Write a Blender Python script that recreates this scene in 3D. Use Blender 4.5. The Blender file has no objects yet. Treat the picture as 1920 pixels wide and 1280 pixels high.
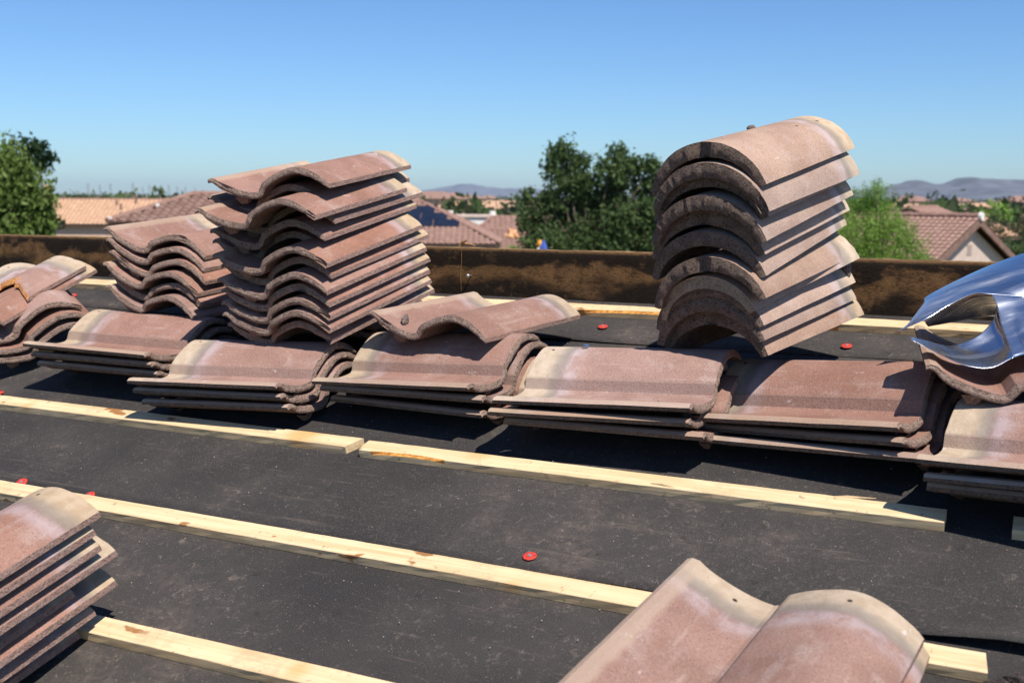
import bpy, math, random
import numpy as np
from mathutils import Vector, Matrix, noise
R_ = math.radians
scene = bpy.context.scene
C = scene.collection

# ------------------------------------------------------------------ camera
EYE = 5.6                     # eye height above the street
PITCH, ROLL, FPX = R_(7.2727), R_(0.35), 2100.0
cam_d = bpy.data.cameras.new('camera')
cam = bpy.data.objects.new('camera', cam_d)
C.objects.link(cam)
cam_d.sensor_width = 36.0
cam_d.lens = FPX / 1920.0 * 36.0
cam_d.clip_start = 0.05
cam_d.clip_end = 60000.0
fwd = Vector((0, math.cos(PITCH), -math.sin(PITCH)))
up0 = Vector((0, math.sin(PITCH), math.cos(PITCH)))
rt0 = Vector((1, 0, 0))
rt = rt0 * math.cos(ROLL) + up0 * math.sin(ROLL)
up = up0 * math.cos(ROLL) - rt0 * math.sin(ROLL)
m = Matrix((rt, up, -fwd)).transposed().to_4x4()
m.translation = Vector((0, 0, EYE))
cam.matrix_world = m
cam_d.dof.use_dof = True
cam_d.dof.focus_distance = 2.35
cam_d.dof.aperture_fstop = 6.3
scene.camera = cam

# ------------------------------------------------------------------ the roof's own frame: u along the ridge, v up the slope, n off the deck
TH, PH, HGT = R_(16.75), R_(26.34), 1.107
AX = (Matrix.Rotation(-PH, 3, 'Z') @ Matrix.Rotation(TH, 3, 'X'))
ROOF = AX.to_4x4()
ROOF.translation = AX @ Vector((0, 0, -HGT)) + Vector((0, 0, EYE))
def rw(u, v, n=0.0):
    return ROOF @ Vector((u, v, n))

# ------------------------------------------------------------------ light
SUN_A, SUN_B = 0.50, -0.08
sdir = (AX @ Vector((SUN_A, SUN_B, 1.0))).normalized()
elev = math.asin(sdir.z)
azim = math.atan2(sdir.x, sdir.y)
sun_d = bpy.data.lights.new('sun', 'SUN')
sun_d.energy = 5.0
sun_d.angle = R_(0.5)
sun_d.color = (1.0, 0.955, 0.89)
sun = bpy.data.objects.new('sun', sun_d)
sun.rotation_euler = (-sdir).to_track_quat('-Z', 'Y').to_euler()
C.objects.link(sun)
world = bpy.data.worlds.new('World')
scene.world = world
world.use_nodes = True
wn = world.node_tree
bg = wn.nodes['Background']
sky = wn.nodes.new('ShaderNodeTexSky')
sky.sky_type = 'NISHITA'
sky.sun_disc = False
sky.sun_elevation = elev
sky.sun_rotation = azim
sky.altitude = 300
sky.air_density = 1.0
sky.dust_density = 0.35
sky.ozone_density = 0.6
tint = wn.nodes.new('ShaderNodeMix'); tint.data_type = 'RGBA'; tint.blend_type = 'MULTIPLY'; tint.inputs[0].default_value = 1.0
tint.inputs[7].default_value = (.475, .69, .975, 1)
gam = wn.nodes.new('ShaderNodeGamma'); gam.inputs[1].default_value = 1.12
wn.links.new(sky.outputs[0], gam.inputs[0]); wn.links.new(gam.outputs[0], tint.inputs[6]); wn.links.new(tint.outputs[2], bg.inputs[0])
bg.inputs[1].default_value = 0.082
scene.view_settings.view_transform = 'Standard'
scene.view_settings.look = 'None'
scene.view_settings.exposure = 0.42
scene.view_settings.gamma = 1.0
scene.view_settings.use_curve_mapping = False

# ------------------------------------------------------------------ helpers
def tag(o, label=None, cat=None, group=None, kind=None):
    if label: o['label'] = label
    if cat: o['category'] = cat
    if group: o['group'] = group
    if kind: o['kind'] = kind
    return o

def mesh(name, verts, faces, mats, fm=None, smooth=False):
    me = bpy.data.meshes.new(name)
    me.from_pydata([tuple(v) for v in verts], [], faces)
    for mt in (mats if isinstance(mats, (list, tuple)) else [mats]):
        me.materials.append(mt)
    if fm is not None:
        me.polygons.foreach_set('material_index', np.array(fm, dtype=np.int32))
    if smooth:
        me.polygons.foreach_set('use_smooth', np.ones(len(me.polygons), dtype=bool))
    me.update()
    return me

def link(name, me, parent=None, mat=None):
    o = bpy.data.objects.new(name, me)
    C.objects.link(o)
    if parent: o.parent = parent
    if mat is not None: o.matrix_world = mat
    return o

def empty(name, mat):
    o = bpy.data.objects.new(name, None)
    o.empty_display_size = 0.1
    C.objects.link(o)
    o.matrix_world = mat
    return o

class MB:
    def __init__(s): s.v, s.f, s.m = [], [], []
    def add(s, vs, fs, mi=0):
        b = len(s.v); s.v += [tuple(v) for v in vs]
        for f in fs: s.f.append(tuple(b + i for i in f)); s.m.append(mi)
    def box(s, c, d, mi=0, M=None):
        hx, hy, hz = d[0] / 2, d[1] / 2, d[2] / 2
        vs = [Vector((c[0] + x * hx, c[1] + y * hy, c[2] + z * hz)) for z in (-1, 1) for y in (-1, 1) for x in (-1, 1)]
        if M is not None: vs = [M @ v for v in vs]
        s.add(vs, [(0, 2, 3, 1), (4, 5, 7, 6), (0, 1, 5, 4), (2, 6, 7, 3), (0, 4, 6, 2), (1, 3, 7, 5)], mi)
    def tube(s, pts, rad, n=6, mi=0):
        pts = [Vector(p) for p in pts]
        if not isinstance(rad, (list, tuple)): rad = [rad] * len(pts)
        rings = []
        for i, p in enumerate(pts):
            d = (pts[min(i + 1, len(pts) - 1)] - pts[max(i - 1, 0)]).normalized()
            a = d.cross(Vector((0.31, 0.2, 0.93))).normalized(); b = d.cross(a)
            rings.append([p + (a * math.cos(t) + b * math.sin(t)) * rad[i] for t in [2 * math.pi * k / n for k in range(n)]])
        vs = [v for r in rings for v in r]
        fs = [(i * n + k, i * n + (k + 1) % n, (i + 1) * n + (k + 1) % n, (i + 1) * n + k) for i in range(len(pts) - 1) for k in range(n)]
        fs += [tuple(range(n))[::-1], tuple((len(pts) - 1) * n + k for k in range(n))]
        s.add(vs, fs, mi)
    def me(s, name, mats, smooth=False): return mesh(name, s.v, s.f, mats, s.m, smooth)

# ------------------------------------------------------------------ materials
class NT:
    def __init__(s, name, rough=0.9, spec=0.2):
        s.m = bpy.data.materials.new(name); s.m.use_nodes = True
        s.t = s.m.node_tree; s.b = s.t.nodes['Principled BSDF']
        s.b.inputs['Roughness'].default_value = rough
        s.b.inputs['Specular IOR Level'].default_value = spec
        s.oc = s.t.nodes.new('ShaderNodeTexCoord').outputs['Object']
        s.oi = s.t.nodes.new('ShaderNodeObjectInfo')
    def n(s, typ, **kw):
        nd = s.t.nodes.new(typ)
        for k, v in kw.items(): setattr(nd, k, v)
        return nd
    def lk(s, a, b): s.t.links.new(a, b)
    def val(s, x, sock):
        if isinstance(x, (int, float)): sock.default_value = x
        elif isinstance(x, tuple): sock.default_value = (x + (1.0,))[:len(sock.default_value)] if len(x) < 4 and len(sock.default_value) == 4 else x
        else: s.lk(x, sock)
    def math(s, op, a, b=0.0, c=None, clamp=False):
        nd = s.n('ShaderNodeMath', operation=op); nd.use_clamp = clamp
        s.val(a, nd.inputs[0]); s.val(b, nd.inputs[1])
        if c is not None: s.val(c, nd.inputs[2])
        return nd.outputs[0]
    def noise(s, scale, detail=3.0, rough=0.55, vec=None, stretch=None, off=True, dist=0.0):
        v = vec if vec is not None else s.oc
        if off:
            a = s.n('ShaderNodeVectorMath', operation='SCALE'); s.lk(s.vrand(), a.inputs[0]); a.inputs['Scale'].default_value = 37.0
            b = s.n('ShaderNodeVectorMath', operation='ADD'); s.lk(v, b.inputs[0]); s.lk(a.outputs[0], b.inputs[1]); v = b.outputs[0]
        if stretch:
            mp = s.n('ShaderNodeMapping'); mp.inputs['Scale'].default_value = stretch; s.lk(v, mp.inputs[0]); v = mp.outputs[0]
        nd = s.n('ShaderNodeTexNoise'); nd.inputs['Scale'].default_value = scale
        nd.inputs['Detail'].default_value = detail; nd.inputs['Roughness'].default_value = rough
        nd.inputs['Distortion'].default_value = dist
        s.lk(v, nd.inputs['Vector']); return nd.outputs[0]
    def vrand(s):
        if not hasattr(s, '_vr'):
            c = s.n('ShaderNodeCombineXYZ'); s.lk(s.oi.outputs['Random'], c.inputs[0]); s.lk(s.oi.outputs['Random'], c.inputs[1]); s._vr = c.outputs[0]
        return s._vr
    def ss(s, x, a, b):
        nd = s.n('ShaderNodeMapRange', interpolation_type='SMOOTHSTEP'); s.val(x, nd.inputs[0])
        nd.inputs[1].default_value = a; nd.inputs[2].default_value = b; return nd.outputs[0]
    def mix(s, f, a, b, mode='MIX'):
        nd = s.n('ShaderNodeMix', data_type='RGBA', blend_type=mode)
        s.val(f, nd.inputs[0]); s.val(a, nd.inputs[6]); s.val(b, nd.inputs[7]); return nd.outputs[2]
    def bump(s, h, dist=0.002, strength=1.0, prev=None):
        nd = s.n('ShaderNodeBump'); nd.inputs['Distance'].default_value = dist; nd.inputs['Strength'].default_value = strength
        s.lk(h, nd.inputs['Height'])
        if prev is not None: s.lk(prev, nd.inputs['Normal'])
        return nd.outputs[0]
    def fin(s, col, nrm=None):
        s.val(col, s.b.inputs['Base Color'])
        if nrm is not None: s.lk(nrm, s.b.inputs['Normal'])
        return s.m

def simple(name, col, rough=0.8, scale=20.0, amt=0.25, bump=0.0, spec=0.2, metal=0.0):
    t = NT(name, rough, spec); t.b.inputs['Metallic'].default_value = metal
    nz = t.noise(scale, 4)
    dark = tuple(c * (1 - amt) for c in col); lite = tuple(min(1, c * (1 + amt)) for c in col)
    c = t.mix(t.ss(nz, .3, .7), dark, lite)
    return t.fin(c, t.bump(t.noise(scale * 6, 3), bump, 1.0) if bump else None)

L_ = 0.43
def tile_material(name, ridge=False):
    t = NT(name, 0.92, 0.12)
    sep = t.n('ShaderNodeSeparateXYZ'); t.lk(t.oc, sep.inputs[0])
    x, y = sep.outputs[0], sep.outputs[1]
    big = t.noise(9, 4); med = t.noise(45, 4); fine = t.noise(420, 2, .7); grit = t.noise(900, 2, .8)
    rnd = t.oi.outputs['Random']
    if ridge: base = t.mix(t.ss(big, .3, .7), (.315, .203, .148), (.40, .272, .200))
    else: base = t.mix(t.ss(big, .3, .7), (.26, .137, .10), (.345, .193, .146))
    # rusty and dusty patches, lengthways brush marks
    base = t.mix(t.math('MULTIPLY', t.ss(t.noise(22, 5, .6),   .56, .72), .35), base, (.33, .155, .10))
    base = t.mix(t.math('MULTIPLY', t.ss(t.noise(14, 5, .6), .52, .75), .55), base, (.45, .33, .28))
    base = t.mix(t.math('MULTIPLY', t.ss(t.noise(60, 4, .6, stretch=(1, .12, 1)), .55, .75), .3), base, (.50, .38, .34))
    g2 = t.noise(230, 3, .75)
    base = t.mix(t.ss(fine, .34, .50), t.mix(.48, base, (.10, .06, .05)), base)
    base = t.mix(t.math('MULTIPLY', t.math('SUBTRACT', 1.0, t.ss(g2, .33, .47)), .32), base, (.13, .085, .07))
    base = t.mix(t.math('MULTIPLY', t.ss(g2, .58, .70), .40), base, (.50, .38, .31))
    base = t.mix(t.math('MULTIPLY', t.ss(grit, .62, .74), .55), base, (.62, .50, .43))
    # bare concrete head, wavy edge, bloom beside it
    wob = t.math('MULTIPLY', t.math('SUBTRACT', t.noise(13, 3), .5), .034)
    wob = t.math('ADD', wob, t.math('MULTIPLY', t.math('SUBTRACT', rnd, .5), .02))
    yy = t.math('ADD', y, wob)
    bloom = t.math('MULTIPLY', t.ss(yy, L_ - .125, L_ - .090), t.math('SUBTRACT', 1.0, t.ss(yy, L_ - .082, L_ - .062)))
    bl = t.math('MULTIPLY', bloom, t.ss(t.noise(30, 4), .25, .60))
    base = t.mix(t.math('MULTIPLY', bl, .48), base, (.47, .40, .41))
    soot = t.math('MULTIPLY', t.ss(yy, L_ - .088, L_ - .066), t.math('SUBTRACT', 1.0, t.ss(yy, L_ - .062, L_ - .035)))
    head = t.mix(t.ss(med, .3, .7), (.39, .285, .185), (.48, .365, .255))
    base = t.mix(t.ss(yy, L_ - .078, L_ - .060), base, head)
    base = t.mix(t.math('MULTIPLY', soot, .62), base, (.17, .15, .135))
    if not ridge:
        st = t.math('MULTIPLY', t.ss(x, .138, .142), t.math('SUBTRACT', 1.0, t.ss(x, .154, .159)))
        base = t.mix(t.math('MULTIPLY', st, .55), base, t.mix(t.ss(fine, .3, .6), (.15, .09, .07), (.27, .175, .14)))
        lip = t.math('SUBTRACT', 1.0, t.ss(t.math('ADD', x, t.math('MULTIPLY', t.math('SUBTRACT', med, .5), .012)), .024, .034))
        base = t.mix(t.math('MULTIPLY', lip, .6), base, (.43, .31, .22))
    # chalky smears
    base = t.mix(t.math('MULTIPLY', t.ss(t.noise(38, 6, .7, stretch=(1, .5, 1)), .64, .72), .5), base, (.66, .58, .54))
    pits = t.n('ShaderNodeTexVoronoi'); pits.inputs['Scale'].default_value = 75; t.lk(t.oc, pits.inputs['Vector'])
    pc = t.n('ShaderNodeSeparateColor'); t.lk(pits.outputs['Color'], pc.inputs[0])
    pit = t.math('MULTIPLY', t.math('SUBTRACT', 1.0, t.ss(t.math('ADD', pits.outputs['Distance'], t.math('MULTIPLY', fine, .1)), .09, .17)), t.math('GREATER_THAN', pc.outputs[0], .93))
    base = t.mix(t.math('MULTIPLY', pit, .8), base, (.07, .05, .04))
    # nail holes through the head, dark little pits
    for hx, hy in ((.085, L_ - .032), (.245, L_ - .032)) if not ridge else ((.055, L_ - .05), (.055, L_ - .14)):
        dx = t.math('MULTIPLY', t.math('SUBTRACT', x, hx), t.math('SUBTRACT', x, hx))
        dy = t.math('MULTIPLY', t.math('SUBTRACT', y, hy), t.math('SUBTRACT', y, hy))
        r = t.math('SQRT', t.math('ADD', dx, dy))
        base = t.mix(t.ss(t.math('ADD', r, t.math('MULTIPLY', med, .003)), .0035, .0065), (.03, .022, .018), base)
    # tone from tile to tile
    hsv = t.n('ShaderNodeHueSaturation'); t.lk(base, hsv.inputs['Color'])
    t.lk(t.math('ADD', t.math('MULTIPLY', rnd, .24), .86), hsv.inputs['Value'])
    t.lk(t.math('ADD', t.math('MULTIPLY', t.math('FRACT', t.math('MULTIPLY', rnd, 7.3)), .24), .86), hsv.inputs['Saturation'])
    rough_b = t.bump(fine, .0011, .8); rough_b = t.bump(t.noise(150, 3), .0016, .6, rough_b)
    return t.fin(hsv.outputs[0], rough_b)

def edge_material(name, cols):
    t = NT(name, 0.95, 0.08)
    n1 = t.noise(240, 4, .75); n2 = t.noise(55, 4); n3 = t.noise(700, 3, .8)
    c = t.mix(t.ss(n2, .3, .7), cols[0], cols[1])
    c = t.mix(t.ss(n1, .33, .52), cols[2], c)
    c = t.mix(t.math('MULTIPLY', t.ss(n3, .60, .72), .5), c, cols[3])
    c = t.mix(t.math('MULTIPLY', t.ss(t.noise(30, 5, .7), .68, .76), .6), c, (.62, .56, .52))
    b = t.bump(n1, .0065, 1.0); b = t.bump(t.noise(110, 3), .007, .8, b)
    return t.fin(c, b)

M = {}
M['tile'] = tile_material('tile_face')
M['ridge'] = tile_material('ridge_tile_face', True)
M['butt'] = edge_material('tile_broken_edge', ((.30, .205, .16), (.38, .27, .215), (.10, .066, .052), (.52, .42, .35)))
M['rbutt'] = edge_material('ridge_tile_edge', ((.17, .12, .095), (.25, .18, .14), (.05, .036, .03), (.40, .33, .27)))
M['rpale'] = edge_material('ridge_tile_pale_edge', ((.40, .30, .21), (.46, .36, .26), (.20, .14, .10), (.62, .54, .44)))
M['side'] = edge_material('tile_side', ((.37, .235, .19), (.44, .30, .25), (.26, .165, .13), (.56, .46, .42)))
M['lip'] = edge_material('tile_lip_side_shaded', ((.19, .14, .11), (.25, .185, .145), (.08, .058, .046), (.40, .33, .27)))  # darker than the sides: shade under the tile above put into the colour
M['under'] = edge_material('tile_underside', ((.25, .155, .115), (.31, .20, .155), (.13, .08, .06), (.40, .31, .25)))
M['fracture'] = edge_material('fresh_orange_fracture', ((.60, .26, .09), (.66, .32, .13), (.40, .15, .05), (.74, .46, .25)))

def felt_material():
    t = NT('roofing_felt', 0.78, 0.25)
    sep = t.n('ShaderNodeSeparateXYZ'); t.lk(t.oc, sep.inputs[0])
    big = t.noise(1.6, 5, .6, off=False); med = t.noise(7, 5, .65, off=False)
    c = t.mix(t.ss(big, .35, .65), (.024, .022, .0215), (.046, .040, .036))
    dust = t.math('MULTIPLY', t.ss(big, .45, .68), t.ss(med, .42, .70))
    c = t.mix(t.math('MULTIPLY', t.math('MULTIPLY', dust, t.ss(t.noise(60, 6, .8, off=False), .40, .58)), .80), c, (.135, .104, .084))
    streak = t.noise(5, 5, .7, off=False, stretch=(.35, 7, 1))
    c = t.mix(t.math('MULTIPLY', t.ss(streak, .60, .70), .40), c, (.125, .095, .075))
    sc = t.noise(26, 6, .8, off=False, stretch=(1, 2.6, 1))
    c = t.mix(t.math('MULTIPLY', t.ss(sc, .62, .74), .5), c, (.16, .125, .10))
    c = t.mix(t.math('MULTIPLY', t.ss(t.noise(18, 5, .7, off=False), .60, .72), .6), c, (.012, .011, .012))
    g1 = t.noise(520, 2, .7, off=False)
    c = t.mix(t.math('MULTIPLY', t.ss(g1, .52, .70), .62), c, (.13, .108, .092))
    vo = t.n('ShaderNodeTexVoronoi'); vo.inputs['Scale'].default_value = 210; t.lk(t.oc, vo.inputs['Vector'])
    sel = t.n('ShaderNodeSeparateColor'); t.lk(vo.outputs['Color'], sel.inputs[0])
    dot = t.math('MULTIPLY', t.math('SUBTRACT', 1.0, t.ss(vo.outputs['Distance'], .12, .26)), t.math('MULTIPLY', t.math('GREATER_THAN', sel.outputs[0], .86), sel.outputs[1]))
    c = t.mix(t.math('MULTIPLY', dot, .6), c, (.36, .31, .26))
    vo2 = t.n('ShaderNodeTexVoronoi'); vo2.inputs['Scale'].default_value = 34; t.lk(t.oc, vo2.inputs['Vector'])
    sel2 = t.n('ShaderNodeSeparateColor'); t.lk(vo2.outputs['Color'], sel2.inputs[0])
    dot2 = t.math('MULTIPLY', t.math('SUBTRACT', 1.0, t.ss(vo2.outputs['Distance'], .01, .045)), t.math('MULTIPLY', t.math('GREATER_THAN', sel2.outputs[0], .90), sel2.outputs[1]))
    c = t.mix(dot2, c, (.50, .45, .40))
    ln = t.noise(9, 6, .75, off=False, stretch=(.5, 14, 1), dist=.3)
    c = t.mix(t.math('MULTIPLY', t.math('MULTIPLY', t.ss(ln, .58, .66), t.ss(med, .45, .6)), .5), c, (.15, .115, .09))
    hs = t.noise(48, 7, .85, off=False, dist=1.2)
    c = t.mix(t.math('MULTIPLY', t.math('MULTIPLY', t.ss(hs, .56, .64), t.ss(big, .35, .6)), .70), c, (.19, .15, .12))
    b = t.bump(t.noise(330, 3, .8, off=False), .0012, .9); b = t.bump(t.noise(11, 4, off=False), .006, .45, b)
    return t.fin(c, b)
M['felt'] = felt_material()
M['felt_edge'] = simple('felt_cut_edge', (.02, .018, .017), .9, 60, .4)

def wood_material(name, base, dark, knots=True, stain=0.0):
    t = NT(name, 0.7, 0.25)
    grain = t.noise(60, 5, .6, stretch=(.05, 1.2, 1.2), dist=.5)
    fine = t.noise(240, 4, .6, stretch=(.03, 1, 1))
    c = t.mix(t.ss(grain, .35, .68), base, dark)
    c = t.mix(t.math('MULTIPLY', t.ss(fine, .5, .72), .22), c, tuple(v * .6 for v in dark))
    big = t.noise(6, 4); c = t.mix(t.math('MULTIPLY', t.ss(big, .5, .75), .35), c, tuple(min(1, v * 1.08) for v in base))
    if knots:
        k = t.noise(16, 3, .5, stretch=(.6, 1.2, 1.2))
        c = t.mix(t.ss(k, .66, .70), c, (.30, .135, .045))
        k2 = t.noise(70, 4, .7, stretch=(.5, 1, 1)); c = t.mix(t.math('MULTIPLY', t.ss(k2, .70, .76), .8), c, (.12, .065, .03))
        c = t.mix(t.math('MULTIPLY', t.ss(t.noise(9, 5, .7), .54, .70), .60), c, (.42, .30, .17))
        c = t.mix(t.math('MULTIPLY', t.ss(t.noise(42, 6, .75), .59, .68), .7), c, (.22, .15, .09))
        c = t.mix(t.math('MULTIPLY', t.ss(t.noise(3.1, 2, .5), .64, .70), .85), c, (.56, .30, .10))
    return t.fin(c, t.bump(grain, .0012, .5))
M['pine'] = wood_material('fresh_pine', (.69, .515, .305), (.58, .39, .205))
M['split'] = simple('split_resinous_pine', (.50, .22, .05), .6, 90, .4)
M['endgrain'] = wood_material('pine_end_grain', (.72, .55, .32), (.50, .34, .17), False)

def oldboard():
    t = NT('weathered_ridge_board', 0.9, 0.1)
    sep = t.n('ShaderNodeSeparateXYZ'); t.lk(t.oc, sep.inputs[0])
    z = sep.outputs[2]
    fur = t.noise(260, 4, .75, stretch=(.5, 1, 1)); pat = t.noise(4.5, 4, .6, stretch=(1, 1, 2.2)); med = t.noise(24, 5, .65)
    c = t.mix(t.ss(fur, .35, .62), (.036, .019, .009), (.135, .074, .033))
    c = t.mix(t.ss(med, .35, .7), c, (.155, .085, .038))
    arc = t.math('ADD', z, t.math('MULTIPLY', t.math('SUBTRACT', pat, .5), .20))
    blk = t.math('ADD', t.math('SUBTRACT', 1.0, t.ss(arc, .025, .065)), t.math('MULTIPLY', t.ss(arc, .080, .098), t.math('SUBTRACT', 1.0, t.ss(z, .130, .139))), clamp=True)
    blk = t.math('MULTIPLY', blk, t.ss(t.noise(14, 5, .7), .25, .45))
    c = t.mix(t.math('MULTIPLY', blk, .93), c, (.010, .008, .007))
    c = t.mix(t.ss(z, .139, .1415), c, t.mix(t.ss(med, .4, .6), (.26, .17, .085), (.12, .07, .035)))  # top face lighter, its sunlight put into the brown
    b = t.bump(fur, .003, 1.0); b = t.bump(med, .004, .6, b)
    return t.fin(c, b)
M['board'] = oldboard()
M['red'] = simple('red_plastic', (.50, .045, .028), .6, 300, .35, spec=.3)
M['blue'] = simple('blue_plastic', (.02, .16, .42), .4, 200, .15, spec=.5)
M['steel'] = simple('galvanised_steel', (.55, .55, .54), .45, 200, .2, metal=.8)
M['mortar'] = edge_material('mortar_lump', ((.22, .17, .14), (.30, .23, .19), (.09, .065, .05), (.42, .36, .31)))
M['tar'] = edge_material('tarry_rubble', ((.055, .045, .04), (.10, .08, .07), (.012, .01, .01), (.26, .2, .16)))
M['copper'] = simple('rusty_wire', (.30, .16, .07), .6, 200, .3)
def foil():
    t = NT('shiny_metal_foil', 0.13, 0.5); t.b.inputs['Metallic'].default_value = 1.0
    t.b.inputs['Anisotropic'].default_value = .5
    r = t.math('ADD', t.math('MULTIPLY', t.ss(t.noise(14, 4, .6, stretch=(.3, 2, 1)), .4, .75), .22), .20)
    t.lk(r, t.b.inputs['Roughness'])
    sp = t.ss(t.noise(120, 5, .8), .70, .76)
    c = t.mix(t.math('MULTIPLY', sp, .7), (.74, .76, .80), (.9, .9, .9))
    return t.fin(c, t.bump(t.noise(7, 3, .5, stretch=(.4, 2, 1)), .008, .25))
M['foil'] = foil()
# ------------------------------------------------------------------ roof: felt courses, back slope
def felt_sheet(v0, v1, u0, u1, n0, lifts=(), seed=0, du=.05, dv=.05):
    nu, nv = int((u1 - u0) / du) + 1, max(2, int((v1 - v0) / dv) + 1)
    vs, fs = [], []
    for j in range(nv):
        for i in range(nu):
            u = u0 + (u1 - u0) * i / (nu - 1); f = j / (nv - 1)
            e = (noise.noise(Vector((u * 1.3, seed * 9.1, 0))) * .012 + noise.noise(Vector((u * 7, seed * 3.3, 2))) * .003)
            v = v0 + (v1 - v0) * f + e * max(0, 1 - f * 12)
            n = n0 * max(0.0, 1 - f * 1.4) + .0006 * noise.noise(Vector((u * 5, v * 5, seed)))
            n += .0022 * (noise.noise(Vector((u * 1.7 + v * 2.0, v * 1.1, seed + 5))) + .35)
            for (uc, wid, hgt, run) in lifts:
                n += hgt * math.exp(-((u - uc) / wid) ** 2) * math.exp(-((v - v0) / run) ** 2)
            vs.append((u, v, max(n, .0004 + n0 * .5)))
    for j in range(nv - 1):
        for i in range(nu - 1):
            a = j * nu + i; fs.append((a, a + 1, a + nu + 1, a + nu))
    b = len(vs)
    vs += [(vs[i][0], vs[i][1] + .0008, vs[i][2] - .0026) for i in range(nu)]       # cut edge
    fm = [0] * len(fs)
    for i in range(nu - 1): fs.append((b + i, b + i + 1, i + 1, i)); fm.append(1)
    o = link('roofing_felt', mesh('roofing_felt', vs, fs, [M['felt'], M['felt_edge']], fm, True), None, ROOF)
    return tag(o, kind='structure')
felt_sheet(-1.6, .54, -6.5, 4.5, .0, (), 1, .1, .1)
felt_sheet(.47, 1.49, -6.5, 4.5, .003, ((-.95, .5, .006, .03),), 2)
felt_sheet(1.437, 2.47, -6.5, 4.5, .004, ((-.02, .13, .021, .05), (-1.9, .3, .004, .03)), 3)
felt_sheet(2.415, 2.70, -6.5, 4.5, .004, ((-1.15, .2, .003, .03),), 4)
deck = MB(); deck.box((-1, .55, -.02), (11, 4.3, .03))
tag(link('roof_deck', deck.me('roof_deck', simple('plywood_deck', (.30, .21, .13))), None, ROOF), kind='structure')
# the slope beyond the ridge
r0, r1 = rw(-6.5, 2.70), rw(4.5, 2.70)
back = (AX @ Vector((0, 1, 0))); back.z = -abs(back.z) ; udir = (AX @ Vector((1, 0, 0)))
q = [r0 + Vector((0, 0, -.002)), r1 + Vector((0, 0, -.002)), r1 + back * 5, r0 + back * 5]
tag(link('back_roof_slope', mesh('back_roof_slope', q, [(0, 1, 2, 3)], M['felt'])), kind='structure')

# ------------------------------------------------------------------ ridge board (stands upright on the ridge)
fw = AX @ Vector((0, 1, 0)); fw.z = 0; fw.normalize()
BM = Matrix((udir, fw, Vector((0, 0, 1)))).transposed().to_4x4(); BM.translation = rw(0, 2.688, 0)
def board_mesh():
    vs, fs = [], []
    sec = [(0, -.02), (0, .0), (0, .03), (0, .06), (0, .09), (0, .12), (.0005, .136), (.004, .141), (.018, .1425), (.034, .141), (.038, .136), (.038, .06), (.038, -.02)]
    nu = 360; k = len(sec)
    for i in range(nu + 1):
        u = -6.5 + 11 * i / nu
        for j, (y, z) in enumerate(sec):
            a = noise.noise(Vector((u * 3, y * 20, z * 20))) * .0016 + noise.noise(Vector((u * 17, y * 60, z * 40))) * .0011
            vs.append((u, y - (a if j < 7 else 0), z + (a * 1.6 if 5 < j < 10 else 0)))
    for i in range(nu):
        for j in range(k - 1): fs.append((i * k + j, (i + 1) * k + j, (i + 1) * k + j + 1, i * k + j + 1))
    return mesh('ridge_board', vs, fs, M['board'], None, True)
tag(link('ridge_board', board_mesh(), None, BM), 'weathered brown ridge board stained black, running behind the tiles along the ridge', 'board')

# ------------------------------------------------------------------ battens
def batten(u0, u1, v, name, label, seed, bend=0.0, w=.044, t=.0185, v1=None, split=None, cut0=0.0, cut1=0.0, n0=.003, parts=True):
    nu = max(8, int((u1 - u0) / .03)); vs, fs, fm = [], [], []
    ln = u1 - u0
    sec = [(0, 0), (0, .5 * t), (0.0, t - .0012), (.0012, t), (w * .33, t), (w * .66, t), (w - .0012, t), (w, t - .0012), (w, 0)]
    k = len(sec)
    for i in range(nu + 1):
        f = i / nu; x = -ln / 2 + ln * f
        for j, (y, z) in enumerate(sec):
            xx = x + (cut0 * (1 - y / w) if i == 0 else 0) + (cut1 * (1 - y / w) if i == nu else 0)
            a = .0009 * noise.noise(Vector((x * 25, j * 1.7, seed)))
            yy = y + bend * (1 - (2 * f - 1) ** 2) + (a if j < 3 or j > 6 else 0) + ((v1 - v) * f if v1 else 0)
            zz = z + (a if 2 < j < 7 else 0)
            if split and split[0] < u0 + ln * f < split[1]:
                s_ = math.sin(math.pi * (u0 + ln * f - split[0]) / (split[1] - split[0]))
                d_ = split[2] * (.7 + .4 * noise.noise(Vector((x * 14, 1, seed)))) * s_
                if j in (2, 3): yy += d_; zz -= .0015 * s_
                if j == 1: zz += (t * .3) * s_
            vs.append((xx, yy, zz))
    for i in range(nu):
        um = u0 + ln * (i + .5) / nu
        for j in range(k - 1):
            fs.append((i * k + j, (i + 1) * k + j, (i + 1) * k + j + 1, i * k + j + 1))
            fm.append(2 if (split and split[0] < um < split[1] and j in (1, 2)) else 0)
    fs.append(tuple(range(k))); fm.append(1)
    fs.append(tuple(nu * k + j for j in range(k))[::-1]); fm.append(1)
    me = mesh(name, vs, fs, [M['pine'], M['endgrain'], M['split']], fm)
    o = link(name, me, None, ROOF @ Matrix.Translation(((u0 + u1) / 2, v, n0)))
    return tag(o, label, 'batten', 'pale pine battens nailed across the felt')
batten(-4.9, -1.365, 1.742, 'roof_batten', 'pine batten running from left edge to the gap before the tile row, part shaded', 1, cut1=-.020)
batten(-1.345, -.160, 1.735, 'roof_batten', 'pine batten with an orange split near its left end, under the tile row', 2, split=(-1.31, -1.13, .011), n0=.004)
batten(-.055, 1.6, 1.740, 'roof_batten', 'short shaded pine batten end at the right edge, below the last pile', 3)
batten(-3.9, -.40, 1.372, 'roof_batten', 'long pine batten crossing the middle of the felt, orange knot near its right end', 4, bend=.010)
batten(-.74, -.075, 1.374, 'roof_batten', 'pine batten end poking out beneath the foreground tiles at bottom right', 5, n0=.0215 + .003) if False else None
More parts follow.
